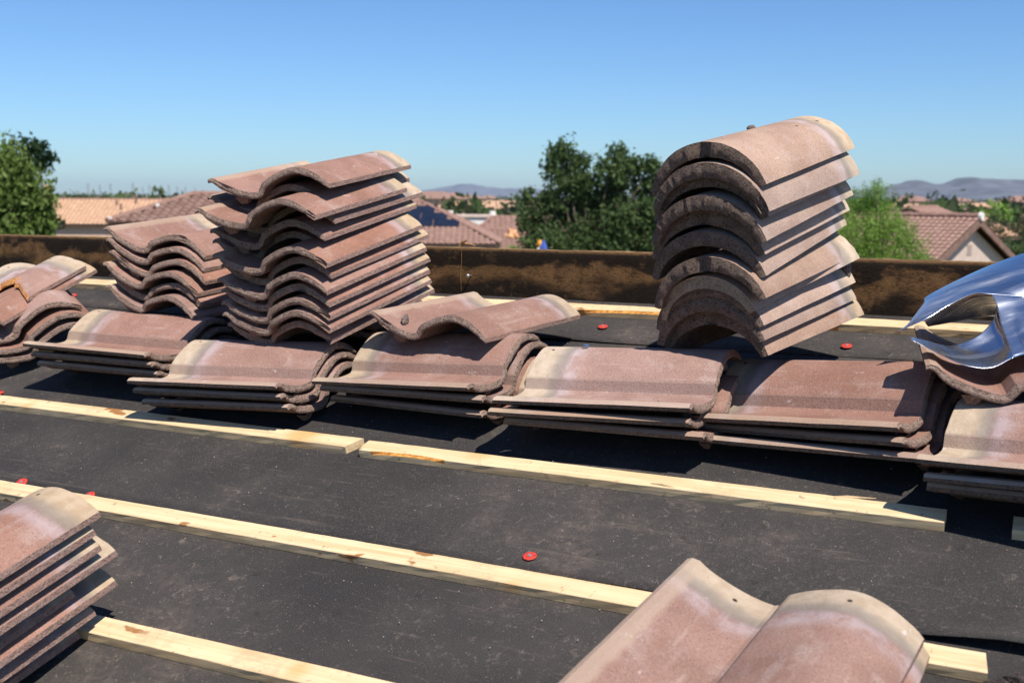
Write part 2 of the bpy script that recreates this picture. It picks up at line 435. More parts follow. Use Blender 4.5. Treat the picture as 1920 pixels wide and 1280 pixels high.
batten(-1.500, .9, 1.052, 'roof_batten', 'pine batten at the bottom edge, starting beside the front left tile stack', 6, bend=.003)
batten(-5.2, -2.02, 2.575, 'roof_batten', 'pine batten below the ridge board, glimpsed left of the short tile stack', 7)
batten(-2.0, -.62, 2.578, 'roof_batten', 'split pine batten below the ridge board, between the two tall stacks', 8, split=(-1.16, -.80, .017))
batten(-.60, 2.4, 2.575, 'roof_batten', 'pine batten below the ridge board, from the curved tile stack to the metal sheet', 9)
batten(-4.4, 1.9, 2.085, 'roof_batten', 'pine batten hidden under the tile row', 10)
batten(-.385, -.070, 1.364, 'roof_batten', 'short pine batten end with two staple marks, right of the foreground tiles', 11, cut1=.006)

# ------------------------------------------------------------------ clay-red concrete S tiles
W_ = .335
PR = [(0,.0425),(.008,.0455),(.02,.043),(.028,.0365),(.036,.031),(.045,.0265),(.055,.022),(.065,.0178),(.077,.0132),(.09,.0087),(.102,.0052),(.113,.0026),(.123,.0009),(.132,.0),(.1395,.0022),(.1460,.0115),(.1525,.0210),(.1640,.0270),(.177,.0328),(.19,.0378),(.202,.0418),(.214,.0452),(.226,.0478),(.236,.0492),(.246,.0497),(.256,.0490),(.266,.0470),(.276,.0438),(.286,.0398),(.296,.0347),(.305,.0290),(.313,.0232),(.322,.0167),(.329,.0103),(.335,.0030)]
TK = .0162
def offset_curve(P, t):
    out = []
    for i in range(len(P)):
        a = P[max(0, i - 2)]; b = P[min(len(P) - 1, i + 2)]
        d = (b[0] - a[0], b[1] - a[1]); l = math.hypot(*d)
        out.append((P[i][0] + d[1] / l * t, P[i][1] - d[0] / l * t))
    # keep x monotone
    xs = [p[0] for p in out]
    for i in range(1, len(out)):
        if out[i][0] < out[i - 1][0] + .0008: out[i] = (out[i - 1][0] + .0008, min(out[i][1], out[i - 1][1] + .01))
    return out
BT = offset_curve(PR, TK)
for i_, (x_, z_) in enumerate(PR):          # thin lip, thin barrel edge
    k_ = min(1.0, .50 + .5 * x_ / .05) if x_ < .05 else (min(1.0, .66 + .34 * (W_ - x_) / .05) if x_ > W_ - .05 else 1.0)
    BT[i_] = (x_ + (BT[i_][0] - x_) * k_, z_ + (BT[i_][1] - z_) * k_)
BT[0] = (.001, PR[0][1] - .0085)
BT[-1] = (W_ - .001, PR[-1][1] - .0108)

def loft(top, bot, L, rng, y0=None, arris=.0035, chip=.0028, mats=None, lugs=(), tap=1.0, headchip=.0018):
    n = len(top)
    ys = [0, .0035, .011, .03] + [L * f for f in (.15, .26, .38, .5, .62, .74, .86)] + [L - .011, L - .003, L]
    if y0: ys[1] = .017; ys[2] = .022
    ns = rng.random() * 100
    cc = (rng.choice([0, top[-1][0], rng.uniform(.05, .3)]), rng.uniform(.006, .016), rng.uniform(.012, .03)) if rng.random() < .6 else None
    def P(x, y, z, j, k_end):
        s = 1 - (1 - tap) * y / L
        if y0: 
            b = y0(x)
            y = b + (L - b) * (y / L)
        w = .0007 * noise.noise(Vector((x * 18 + ns, y * 12, z * 9)))
        return Vector((x * s, y, z * s + w))
    V, F, FM = [], [], []
    def jit(y, amp, x, z):
        return amp * (noise.noise(Vector((x * 95 + ns, z * 95, y * 20))) + .6 * noise.noise(Vector((x * 230 + ns, z * 230, 3))))
    it, ib = [], []
    for j, y in enumerate(ys):
        rt_, rb_ = [], []
        for i in range(n):
            tx, tz = top[i]; bx, bz = bot[i]
            edge = (j == 0) or (j == len(ys) - 1)
            a = arris if j == 0 else (.0012 if edge else 0.0)
            # bevelled arris: pull the very end of the top surface towards the underside
            tx2, tz2 = tx + (bx - tx) * (a / TK), tz + (bz - tz) * (a / TK)
            yy = y
            if j == 0: yy = y + chip * (.5 + noise.noise(Vector((tx * 120 + ns, 0, tz * 120))))
            if j == 0 and cc: yy += cc[1] * max(0, 1 - abs(tx - cc[0]) / cc[2])
            if j == 1: yy = y + (cc[1] * .6 * max(0, 1 - abs(tx - cc[0]) / cc[2]) if cc else 0) + chip * .8 * (noise.noise(Vector((tx * 150 + ns, 5, tz * 150))))
            if j == len(ys) - 1: yy = y - headchip * (1 + noise.noise(Vector((tx * 60 + ns, 9, 0))))
            p = P(tx2, yy, tz2, j, 0)
            if i in (0, n - 1):
                p.z += .0008 * noise.noise(Vector((yy * 90 + ns, 1, 0))); p.x += .0012 * noise.noise(Vector((yy * 70 + ns, 4, i)))
            rt_.append(len(V)); V.append(p)
            q_ = P(bx, (yy if j == 0 else y), bz, j, 0); rb_.append(len(V)); V.append(q_)
        it.append(rt_); ib.append(rb_)
    J = len(ys)
    for j in range(J - 1):
        for i in range(n - 1):
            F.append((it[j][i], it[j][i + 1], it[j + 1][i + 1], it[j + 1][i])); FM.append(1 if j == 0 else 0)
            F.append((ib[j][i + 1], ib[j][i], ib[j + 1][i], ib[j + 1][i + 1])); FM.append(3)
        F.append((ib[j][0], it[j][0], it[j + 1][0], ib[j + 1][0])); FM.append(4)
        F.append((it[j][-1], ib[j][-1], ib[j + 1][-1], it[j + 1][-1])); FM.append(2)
    # end faces, two rows deep so that they can be rough
    for (j, sgn) in ((0, 1), (J - 1, -1)):
        mids = []
        for i in range(n):
            a, b = V[it[j][i]], V[ib[j][i]]
            row = []
            for f in (.35, .7):
                c_ = a.lerp(b, f); c_.y -= sgn * (.0012 * noise.noise(Vector((c_.x * 210 + ns, c_.z * 210, 7))) + (.0016 if j == 0 else .0))
                row.append(len(V)); V.append(c_)
            mids.append(row)
        for i in range(n - 1):
            cols = [(it[j][i], mids[i][0], mids[i][1], ib[j][i]), (it[j][i + 1], mids[i + 1][0], mids[i + 1][1], ib[j][i + 1])]
            for r in range(3):
                f = (cols[0][r], cols[0][r + 1], cols[1][r + 1], cols[1][r])
                F.append(f if sgn > 0 else f[::-1]); FM.append(1 if j == 0 else 2)
    # cast lugs on the underside
    for (lx, ly, wx, wy, dz, zz) in lugs:
        b = len(V)
        for (sx, sy) in ((-1, -1), (1, -1), (1, 1), (-1, 1)): V.append(Vector((lx + sx * wx, ly + sy * wy, zz + .006)))
        for (sx, sy) in ((-1, -1), (1, -1), (1, 1), (-1, 1)): V.append(Vector((lx + sx * wx * .45, ly + sy * wy * .45, zz - dz)))
        for q_ in ((0, 1, 5, 4), (1, 2, 6, 5), (2, 3, 7, 6), (3, 0, 4, 7), (4, 5, 6, 7)): F.append(tuple(b + i for i in q_)); FM.append(3)
    me = mesh('roof_tile', V, F, mats, FM, True)
    return me
def autosmooth(me, ang=16):
    try:
        me.set_sharp_from_angle(angle=R_(ang))
    except Exception: pass
    return me
LUGS = ((.085, .022, .020, .012, .012, -.013), (.115, .075, .018, .012, .009, -.013), (.10, L_ - .03, .03, .010, .008, -.013), (.30, .06, .010, .012, .006, .012))
def s_tile(seed, y0=None):
    rng = random.Random(seed)
    k = 1 + rng.uniform(-.012, .012)
    jx = rng.uniform(0, 50)
    top = [(x, z * k + .0006 * noise.noise(Vector((x * 30, jx, 0)))) for x, z in PR]
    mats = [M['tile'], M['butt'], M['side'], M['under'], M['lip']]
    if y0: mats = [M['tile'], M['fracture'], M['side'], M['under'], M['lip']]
    return autosmooth(loft(top, BT, L_, rng, y0, mats=mats, lugs=() if y0 else LUGS, arris=.0050 if not y0 else .0095, chip=.0034 if not y0 else .006))
TILES = [s_tile(i) for i in range(10)]

def arch_sec(t=.0):
    pts = []
    a = math.pi / 2 * .86
    for i in range(41):
        th = (-1 + 2 * i / 40) * a
        pts.append((.265 / 2 * math.sin(th) / math.sin(a), .094 * (math.cos(th) - math.cos(a)) / (1 - math.cos(a))))
    return pts
AT = arch_sec()
def arch_tile(seed, front='rbutt'):
    rng = random.Random(seed)
    ab = []
    for i in range(len(AT)):
        a = AT[max(0, i - 1)]; b = AT[min(len(AT) - 1, i + 1)]
        d = (b[0] - a[0], b[1] - a[1]); l = math.hypot(*d); cs_ = math.cos((-1 + 2 * i / 40) * math.pi / 2 * .86); tt = .0135 + .0165 * cs_
        ab.append((AT[i][0] + d[1] / l * tt, AT[i][1] - d[0] / l * tt))
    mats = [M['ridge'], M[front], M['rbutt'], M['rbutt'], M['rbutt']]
    return autosmooth(loft(AT, ab, .42, rng, None, mats=mats, tap=.87, arris=.004, chip=.0032, headchip=.003))
ARCH = [arch_tile(200 + i) for i in range(6)]; ARCH_P = arch_tile(220, 'rpale')
ARCH_P.transform(Matrix.Translation((0, .42, 0)) @ Matrix.Rotation(math.pi, 4, 'Z'))
ARCH_P.materials[2] = M['rpale']

def pose(p):
    w = Vector(p[:3]); a = w.length
    Rm = Matrix.Rotation(a, 4, w.normalized()) if a > 1e-6 else Matrix.Identity(4)
    Rm.translation = Vector(p[3:6])
    return ROOF @ Rm
POSES = {
  'row_pile_1': [
    (-0.0353, 0.0411, 1.5681, -2.0275, 1.8491, 0.1012),
    (-0.0402, 0.0291, 1.5629, -2.0229, 1.8583, 0.0718),
    (-0.0403, 0.0292, 1.5618, -2.0229, 1.8674, 0.0411),
  ],
  'row_pile_2': [
    (-0.0595, 0.0137, 1.621, -1.5546, 1.7585, 0.1002),
    (-0.055, 0.0117, 1.6163, -1.5521, 1.764, 0.0714),
    (-0.0642, 0.0025, 1.6135, -1.5469, 1.7746, 0.0406),
  ],
  'row_pile_3': [
    (-0.0441, -0.0764, 1.5136, -1.107, 1.8363, 0.1014),
    (0.0295, -0.0695, 1.5568, -1.0928, 1.8623, 0.0612),
    (-0.0031, -0.0732, 1.4738, -1.0978, 1.86, 0.026),
  ],
  'row_pile_4': [
    (-0.0493, -0.0455, 1.5558, -0.6133, 1.8059, 0.116),
    (-0.0211, -0.0213, 1.6021, -0.6206, 1.8106, 0.081),
    (-0.0144, -0.0165, 1.5727, -0.5976, 1.8176, 0.05),
  ],
  'row_pile_5': [
    (-0.0909, -0.1103, 1.4134, -0.2428, 1.8336, 0.1008),
    (-0.0965, -0.1178, 1.3508, -0.234, 1.8345, 0.0704),
    (-0.044, -0.0673, 1.4639, -0.2, 1.8318, 0.0435),
  ],
  'row_pile_6': [
    (-0.1175, -0.0383, 1.3857, 0.2137, 1.669, 0.1343),
    (-0.1194, -0.0473, 1.4037, 0.2277, 1.6745, 0.105),
    (-0.1105, -0.0393, 1.3956, 0.231, 1.6861, 0.0747),
    (-0.11, -0.0388, 1.3925, 0.2646, 1.7396, 0.0386),
  ],
  'stack_left_tall': [
    (-0.1572, -0.0731, 0.0874, -1.881, 2.0456, 0.4892),
    (-0.1477, -0.0869, 0.0477, -1.9217, 2.0758, 0.438),
    (-0.1321, -0.0781, 0.0323, -1.8709, 1.9712, 0.4376),
    (-0.1347, -0.096, 0.0332, -1.8797, 2.0578, 0.3955),
    (-0.1179, -0.0885, 0.0129, -1.8885, 2.0239, 0.3684),
    (-0.1289, -0.0806, 0.0136, -1.9227, 2.0607, 0.3292),
    (-0.0986, -0.0876, -0.0199, -1.8646, 1.9877, 0.3181),
    (-0.0981, -0.0923, -0.0357, -1.871, 2.0172, 0.2817),
    (-0.0888, -0.0868, -0.0436, -1.8669, 1.9874, 0.2557),
    (-0.0846, -0.0853, -0.0608, -1.8694, 1.9957, 0.2238),
    (-0.0834, -0.0808, -0.0664, -1.8727, 1.9884, 0.1946),
    (-0.0755, -0.0829, -0.0807, -1.8727, 1.9849, 0.1653),
    (-0.0708, -0.0856, -0.1004, -1.8848, 2.0057, 0.1297),
  ],
  'stack_left_short': [
    (-0.223, 0.1188, 0.0865, -2.4226, 2.1763, 0.3166),
    (-0.2238, 0.1147, 0.0475, -2.4164, 2.1666, 0.2871),
    (-0.2233, 0.1071, 0.0216, -2.4049, 2.1549, 0.2551),
    (-0.2228, 0.1026, -0.0063, -2.4156, 2.1321, 0.2288),
    (-0.2233, 0.0965, -0.0377, -2.4086, 2.1403, 0.1935),
    (-0.2234, 0.0864, -0.0721, -2.4063, 2.1147, 0.1674),
  ],
  'single_tile': [
    (-0.2504, -0.0213, -0.1148, -1.4802, 2.0355, 0.1687),
  ],
  'front_tiles': [
    (-0.1487, 0.0061, -0.1156, -0.5197, 0.8905, 0.1904),
    (-0.2039, 0.0601, -0.0522, -0.4914, 0.9456, 0.1517),
  ],
  'foil_tile': [
    (-0.2289, 0.0617, 0.1615, -0.22, 1.9421, 0.1692),
  ],
  'stack_front_left': [
    (-0.072, -0.1345, 0.0338, -1.7229, 0.6632, 0.2217),
    (-0.0647, -0.1358, 0.0325, -1.7281, 0.6475, 0.1918),
    (-0.0703, -0.1394, 0.026, -1.7323, 0.6525, 0.1611),
    (-0.07, -0.1432, 0.0226, -1.7387, 0.6847, 0.1285),
    (-0.0663, -0.1455, 0.021, -1.7537, 0.5934, 0.102),
    (-0.069, -0.1499, 0.016, -1.7559, 0.6806, 0.0667),
    (-0.0726, -0.1529, 0.0104, -1.7692, 0.6323, 0.0379),
    (-0.0778, -0.1562, 0.003, -1.795, 0.6087, 0.006),
  ],
  'row_pile_0': [
    (0.1259, -0.0499, 1.068, -2.6752, 1.8287, 0.1037),
    (0.1195, -0.0302, 1.0528, -2.6525, 1.8411, 0.0731),
    (0.1105, -0.0106, 1.0463, -2.6509, 1.8488, 0.0457),
  ],
  'broken_tiles': [
    (0.0087, -0.1262, 0.1576, -2.9294, 1.8305, 0.1483),
    (0.0087, -0.1262, 0.1576, -2.929, 1.866, 0.1248),
  ],
  'ridge_stack': [
    (-0.0966, -0.1472, -0.26, -0.6451, 2.0696, 0.503),
    (-0.1001, -0.0579, -0.2826, -0.6392, 2.0528, 0.4669),
    (-0.0909, -0.1125, -0.2567, -0.6436, 2.0703, 0.4437),
    (-0.0762, -0.1113, -0.2565, -0.6437, 2.048, 0.4027),
    (-0.0951, -0.13, -0.2482, -0.6518, 2.0647, 0.3671),
    (-0.0698, -0.1286, -0.2317, -0.6504, 2.0546, 0.3268),
    (-0.145, -0.2002, -0.2532, -0.6426, 2.0272, 0.2815),
    (-0.1015, -0.2264, -0.2735, -0.6503, 2.0408, 0.2494),
    (-0.1488, -0.1795, -0.2886, -0.6517, 2.0446, 0.221),
    (-0.1674, -0.1871, -0.2885, -0.6497, 2.0396, 0.19),
    (-0.1763, -0.1705, -0.32, -0.6457, 2.0538, 0.1553),
  ],
}

ORD = ['first', 'second', 'third', 'fourth', 'fifth', 'sixth', 'seventh', 'eighth', 'ninth', 'tenth', 'eleventh', 'twelfth', 'thirteenth']
cnt = [0]
def put_tile(p, label, group, me=None, name='roof_tile', cat='roof tile'):
    cnt[0] += 1
    o = link(name, me or TILES[(cnt[0] * 7 + cnt[0] // 3) % len(TILES)], None, pose(p))
    return tag(o, label, cat, group)
for k, ps in POSES.items():
    n = len(ps)
    if k == 'stack_left_tall':
        for i, p in enumerate(ps):
            lab = {0: 'pink-brown S tile on top of the tallest stack left of centre', n - 1: 'bottom tile of the tall stack left of centre, resting on the row of piles'}.get(i, 'S tile, %s from the top in the tall stack left of centre' % ORD[i])
            if i == 2: lab = 'third S tile down in the tall stack, jutting out to the left of those around it'
            put_tile(p, lab, 'S tiles in the tall stack left of centre')
    elif k == 'stack_left_short':
        for i, p in enumerate(ps):
            lab = {0: 'half shaded S tile on top of the short stack, left of the tall stack', n - 1: 'bottom tile of the short stack beside the tall stack'}.get(i, 'S tile, %s from the top in the short stack at left' % ORD[i])
            put_tile(p, lab, 'S tiles in the short stack at left')
    elif k == 'ridge_stack':
        for i, p in enumerate(ps):
            lab = {0: 'smooth arched ridge tile on top of the curved stack, two nail holes', 7: 'arched ridge tile with a pale cream front rim, low in the curved stack', n - 1: 'bottom arched ridge tile of the curved stack, standing over a dark hollow'}.get(i, 'arched ridge tile, %s from the top in the curved stack at right' % ORD[i])
            put_tile(p, lab, 'arched ridge tiles in the curved stack', ARCH_P if i == 7 else ARCH[i % 6], 'ridge_tile', 'ridge tile')
    elif k == 'stack_front_left':
        for i, p in enumerate(ps):
            lab = {0: 'big pale headed tile on top of the stack in the bottom left corner', n - 1: 'lowest visible tile of the bottom left stack, beside the batten end'}.get(i, 'tile edge, %s from the top in the bottom left corner stack' % ORD[i])
            put_tile(p, lab, 'tiles in the bottom left corner stack')
    elif k.startswith('row_pile'):
        w = {'0': 'pile at the left edge turned towards the camera', '1': 'pile under the short stack', '2': 'pile in front of the tall stack', '3': 'pile under the lone leaning tile', '4': 'pile in front and left of the curved stack', '5': 'pile just right below the curved stack', '6': 'pile at the right edge under the metal sheet'}[k[-1]]
        for i, p in enumerate(ps):
            put_tile(p, (('%s tile of the three-tile %s' % (('top', 'middle', 'bottom')[i], w)) if n == 3 else '%s tile of the %s' % (('top', 'second', 'third', 'bottom')[i], w)), 'S tiles laid in low piles of three')
    elif k == 'single_tile':
        put_tile(ps[0], 'lone S tile tilted on the row between the two tall stacks, mortar lump on it', None)
    elif k == 'foil_tile':
        put_tile(ps[0], 'S tile with its hollow up, lying under the crumpled metal sheet at right', None)
    elif k == 'front_tiles':
        put_tile(ps[0], 'large blurred S tile in the bottom right foreground, cream head with two nail holes', None, s_tile(77))
        put_tile(ps[1], 'tile just beneath the big foreground tile at bottom right, only its corner showing', None)
    elif k == 'broken_tiles':
        br = s_tile(91, lambda x: .145 + .045 * noise.noise(Vector((x * 16, 2, 0))) + .30 * max(0, x - .13) - .35 * max(0, x - .235) + (.045 if .20 < x < .27 else 0))
        put_tile(ps[0], 'broken tile with a fresh orange fracture, lying at the left edge', None, br)
        put_tile(ps[1], 'whole tile directly beneath the broken orange-edged tile at left', None)
# hidden supports under the backs of the stacks (seen only from the side)
for (u, n, lab) in ((-1.645, .030, 'lower'), (-1.638, .058, 'upper')):
    o = link('roof_tile', TILES[3], None, ROOF @ Matrix.Translation((u, 2.215, n)) @ Matrix.Rotation(math.pi / 2 + (.02 if n > .04 else 0), 4, 'Z'))
    tag(o, lab + ' shaded tile propping up the back of the tall stack', 'roof tile')

# ------------------------------------------------------------------ crumpled metal sheet at the right
def px(x, y, d):                                   # a point d metres in front of the lens
    a, b = (x - 960) / FPX * d, (640 - y) / FPX * d
    return Vector((0, 0, EYE)) + rt * a + up * b + fwd * d
def patch(rows, sub=6):
    # rows: list of lists of Vectors (same length) -> bicubic-ish (Catmull-Rom) grid
    def cr(p, t):
        n = len(p) - 1; s = min(int(t), n - 1); f = t - s
        a, b, c, d = p[max(s - 1, 0)], p[s], p[s + 1], p[min(s + 2, n)]
        return .5 * ((2 * b) + (c - a) * f + (2 * a - 5 * b + 4 * c - d) * f * f + (3 * b - a - 3 * c + d) * f ** 3)
    nu = (len(rows[0]) - 1) * sub; nv = (len(rows) - 1) * sub
    A = [[cr(r, i / sub) for i in range(nu + 1)] for r in rows]
    return [[cr([A[k][i] for k in range(len(rows))], j / sub) for i in range(nu + 1)] for j in range(nv + 1)]
def grid_into(mb, g, th=.0009):
    b = len(mb.v); nv, nu = len(g), len(g[0])
    for r in g: mb.v += [tuple(p) for p in r]
    for j in range(nv - 1):
        for i in range(nu - 1):
            a = b + j * nu + i; mb.f.append((a, a + 1, a + nu + 1, a + nu)); mb.m.append(0)
fo = MB()
# upper flap, main body and torn lower flap
upper = [
 [px(1697, 616, 2.19), px(1731, 570, 2.25), px(1738, 556, 2.28), px(1790, 528, 2.31), px(1858, 497, 2.33), px(1935, 470, 2.34), px(2060, 432, 2.36), px(2200, 400, 2.4)],
 [px(1692, 619, 2.17), px(1733, 575, 2.21), px(1760, 553, 2.24), px(1805, 530, 2.25), px(1862, 510, 2.25), px(1935, 500, 2.23), px(2060, 480, 2.26), px(2200, 455, 2.3)],
 [px(1686, 621, 2.165), px(1734, 586, 2.17), px(1772, 563, 2.19), px(1815, 545, 2.19), px(1864, 532, 2.19), px(1935, 530, 2.15), px(2060, 520, 2.16), px(2200, 500, 2.2)],
 [px(1680, 623, 2.16), px(1735, 599, 2.15), px(1780, 572, 2.16), px(1826, 551, 2.16), px(1859, 552, 2.15), px(1935, 558, 2.13), px(2060, 556, 2.1), px(2200, 540, 2.14)]]
grid_into(fo, patch(upper, 8))
body = [
 [px(1859, 552, 2.15), px(1890, 554, 2.14), px(1935, 558, 2.13), px(2060, 556, 2.10), px(2200, 540, 2.14)],
 [px(1869, 572, 2.13), px(1897, 580, 2.115), px(1935, 590, 2.095), px(2060, 600, 2.06), px(2200, 590, 2.09)],
 [px(1878, 610, 2.10), px(1903, 620, 2.08), px(1940, 632, 2.05), px(2060, 645, 2.01), px(2200, 645, 2.03)],
 [px(1902, 670, 2.04), px(1925, 664, 2.035), px(1955, 672, 2.01), px(2060, 690, 1.96), px(2200, 700, 1.97)]]
grid_into(fo, patch(body, 8))
lower = [
 [px(1707, 632, 2.11), px(1735, 638, 2.12), px(1782, 648, 2.13), px(1832, 630, 2.13), px(1862, 600, 2.14), px(1869, 572, 2.14)],
 [px(1707, 633, 2.10), px(1742, 645, 2.105), px(1790, 660, 2.105), px(1840, 650, 2.11), px(1872, 622, 2.115), px(1874, 590, 2.12)],
 [px(1708, 635, 2.09), px(1748, 654, 2.08), px(1800, 674, 2.07), px(1850, 672, 2.07), px(1885, 645, 2.085), px(1878, 610, 2.10)],
 [px(1709, 637, 2.08), px(1752, 660, 2.06), px(1806, 684, 2.03), px(1856, 690, 2.02), px(1893, 674, 2.03), px(1902, 670, 2.04)]]
grid_into(fo, patch(lower, 8))
inner = [
 [px(1734, 603, 2.20), px(1780, 575, 2.24), px(1826, 555, 2.27), px(1858, 553, 2.22), px(1950, 560, 2.2)],
 [px(1736, 607, 2.26), px(1784, 590, 2.34), px(1828, 575, 2.40), px(1865, 570, 2.42), px(1960, 575, 2.42)],
 [px(1740, 612, 2.28), px(1790, 603, 2.40), px(1832, 596, 2.46), px(1875, 592, 2.50), px(1970, 595, 2.5)]]
grid_into(fo, patch(inner, 6))
fo_me = fo.me('metal_sheet', M['foil'], True)
fob = link('metal_sheet', fo_me)
sol = fob.modifiers.new('thickness', 'SOLIDIFY'); sol.thickness = .0007
tag(fob, 'crumpled shiny metal sheet reflecting blue sky, draped over a tile at the right edge', 'metal sheet')

# ------------------------------------------------------------------ nail caps, stones, wire
def cap(u, v, label, col='red', n=.006, tilt=(0, 0), top=None):
    root = empty('capped_nail', top if top is not None else ROOF @ Matrix.Translation((u, v, n)) @ Matrix.Rotation(tilt[0], 4, 'X') @ Matrix.Rotation(tilt[1], 4, 'Y'))
    mb = MB(); N = 20; r = .0128
    pr = [(r, 0), (r, .0007), (r * .86, .0012), (r * .45, .0008), (.003, .0009)]
    vs = [(q_[0] * math.cos(2 * math.pi * k / N), q_[0] * math.sin(2 * math.pi * k / N), q_[1]) for q_ in pr for k in range(N)]
    fs = [(j * N + k, j * N + (k + 1) % N, (j + 1) * N + (k + 1) % N, (j + 1) * N + k) for j in range(len(pr) - 1) for k in range(N)]
    fs.append(tuple((len(pr) - 1) * N + k for k in range(N)))
    mb.add(vs, fs)
    d = link('disc', mb.me('disc', M[col], True), root, None); d.parent = root
    nb = MB(); nb.add([(.0035 * math.cos(a), .0035 * math.sin(a), z) for z in (.0012, .0026) for a in [2 * math.pi * k / 8 for k in range(8)]], [(k, (k + 1) % 8, 8 + (k + 1) % 8, 8 + k) for k in range(8)] + [tuple(8 + k for k in range(8))])
    link('nail_head', nb.me('nail_head', M['steel']), root)
    tag(root, label, 'nail cap', 'plastic capped nails holding the felt' if col == 'red' else None)
    return root
cap(-.820, 1.478, 'round red nail cap on the open felt right of centre, above the foreground tile', n=.008)
cap(-1.078, 2.502, 'red nail cap on the felt between the lone tile and the curved stack', n=.009)
cap(-.453, 2.474, 'red nail cap on the felt right of the curved stack', n=.009)
cap(-2.989, 2.498, 'red nail cap on the felt behind the left piles, below the ridge board', n=.009, tilt=(0, .15))
cap(-2.56, 1.815, 'red nail cap at the far left edge, just above a batten', n=.009)
cap(-2.06, 1.445, 'red nail cap at the left edge between two battens', n=.010, tilt=(.2, .1))
cap(-1.845, 1.437, 'dusty red nail cap just behind the top of the bottom left stack', n=.010, tilt=(.25, 0))

def lump(name, mat_, loc, size, seed, label, cat, rough=.35, rot=0.0, group=None, base=None):
    import bmesh
    bm = bmesh.new(); bmesh.ops.create_icosphere(bm, subdivisions=3, radius=1)
    for v in bm.verts:
        k = 1 + rough * noise.noise(v.co * 1.7 + Vector((seed, 0, 0))) + rough * .5 * noise.noise(v.co * 4.5 + Vector((0, seed, 0)))
        v.co = Vector((v.co.x * size[0] * k, v.co.y * size[1] * k, v.co.z * size[2] * k))
    me = bpy.data.meshes.new(name); bm.to_mesh(me); bm.free(); me.materials.append(mat_)
    o = link(name, me, None, (base if base is not None else ROOF) @ Matrix.Translation(loc) @ Matrix.Rotation(rot, 4, 'Z'))
    return tag(o, label, cat, group)
P1 = POSES['single_tile'][0]
lump('mortar_lump', M['mortar'], (.070, .052, .022), (.009, .026, .012), 3, 'elongated grey-brown mortar lump in the hollow of the lone leaning tile', 'mortar', rot=.5, base=pose(P1))
lump('mortar_lump', M['mortar'], (-.02, .235, .087), (.010, .008, .006), 8, 'small dark mortar crumb on top of the curved ridge tile stack', 'mortar', base=pose(POSES['ridge_stack'][0]))
lump('mortar_lump', M['mortar'], (.108, .402, .040), (.008, .012, .024), 12, 'grey lump stuck to the rear corner of the curved tile stack', 'mortar', base=pose(POSES['ridge_stack'][8]))
lump('tar_rubble', M['tar'], (.005, 1.355, .012), (.055, .020, .016), 5, 'dark crumbly rubble on the felt in the bottom right corner', 'rubble', rough=.8)
lump('tar_rubble', M['tar'], (-.045, 1.345, .009), (.018, .014, .010), 6, 'small dark rubble piece touching the batten end at bottom right', 'rubble', rough=.8)
B4 = pose(POSES['row_pile_4'][0])
for i, (x, y, s_) in enumerate(((.095, .105, .0035), (.088, .100, .003), (.078, .06, .002), (.06, .15, .002))):
    lump('grit', M['tar'], (x, y, .004 + .0015 * i), (s_, s_, s_), 20 + i, ['larger dark grit crumb in the hollow of the centre right row tile', 'dark crumb touching the larger one on the centre right row tile', 'small dark crumb near the right end of the centre right row tile', 'single speck left of the grit crumbs on the centre right row tile'][i], 'grit', base=B4)
cr_ = B4 @ Vector((.262, .325, .0545))
cap(0, 0, 'small blue nail cap lying on the crest of the centre right row tile', 'blue', top=Matrix.Translation(cr_) @ ROOF.to_3x3().to_4x4() @ Matrix.Rotation(-.35, 4, 'X') @ Matrix.Scale(.62, 4))
# nail and wire on the ridge board
bp = lambda x, z, y=0: BM @ Vector((x, y, z))
def on_board(pxx, pyy):
    d = (px(pxx, pyy, 1) - Vector((0, 0, EYE))); nrm = fw; t_ = (BM.translation - Vector((0, 0, EYE))).dot(nrm) / d.dot(nrm)
    w = Vector((0, 0, EYE)) + d * t_; l = BM.inverted() @ w
    return l.x, l.z
x_, z_ = on_board(884, 516)
nb = MB(); nb.tube([(0, 0, 0), (0, -.022, 0)], .0016, 8); nb.tube([(0, -.022, 0), (0, -.0245, 0)], .0048, 12)
tag(link('nail', nb.me('nail', M['steel'], True), None, BM @ Matrix.Translation((x_, 0, z_))), 'bright galvanised nail sticking out of the ridge board near its wire', 'nail')
x_, z_ = on_board(866, 478)
wb = MB(); wb.tube([(0, -.004, .035), (.002, -.005, .0), (-.002, -.004, -.05), (.0, -.003, -.095)], .00045, 5)
tag(link('wire', wb.me('wire', M['copper']), None, BM @ Matrix.Translation((x_, 0, z_ - .01))), 'thin rusty wire hanging down the face of the ridge board', 'wire')
tw = MB(); tw.tube([(-.012, .004, 0), (0, 0, .012), (.012, 0, .016)], [.004, .005, .003], 6); tw.tube([(0, .01, .006), (.02, .012, .004), (.035, .015, .001)], [.003, .003, .001], 6); tw.tube([(-.014, 0, -.006), (-.008, 0, .008)], .003, 5)
tag(link('twig', tw.me('twig', M['copper']), None, BM @ Matrix.Translation((x_, .008, .146))), 'little brown twig scrap lying on top of the ridge board', 'twig')
# splinters
for i, (u, v, a, l, w) in enumerate(((-1.03, 1.815, .5, .025, .0012), (-.66, 1.74, -.1, .05, .0015), (-.33, 1.792, .2, .10, .004), (-1.22, 2.60, .3, .03, .0014), (-1.75, 1.405, .9, .03, .0013))):
    sb = MB(); sb.tube([(-l / 2, 0, 0), (0, .001, .002), (l / 2, 0, .001)], [w * .4, w, w * .2], 5)
    tag(link('wood_splinter', sb.me('wood_splinter', M['pine']), None, ROOF @ Matrix.Translation((u, v, .024 if i in (1, 3) else .012)) @ Matrix.Rotation(a, 4, 'Z')),
        ['pale splinter standing on the shaded felt behind the centre batten', 'thin splinter on top of the centre batten', 'torn scrap behind the right end of the centre batten', 'splinter on the batten under the ridge board', 'splinter beside the left of the long middle batten'][i], 'splinter')
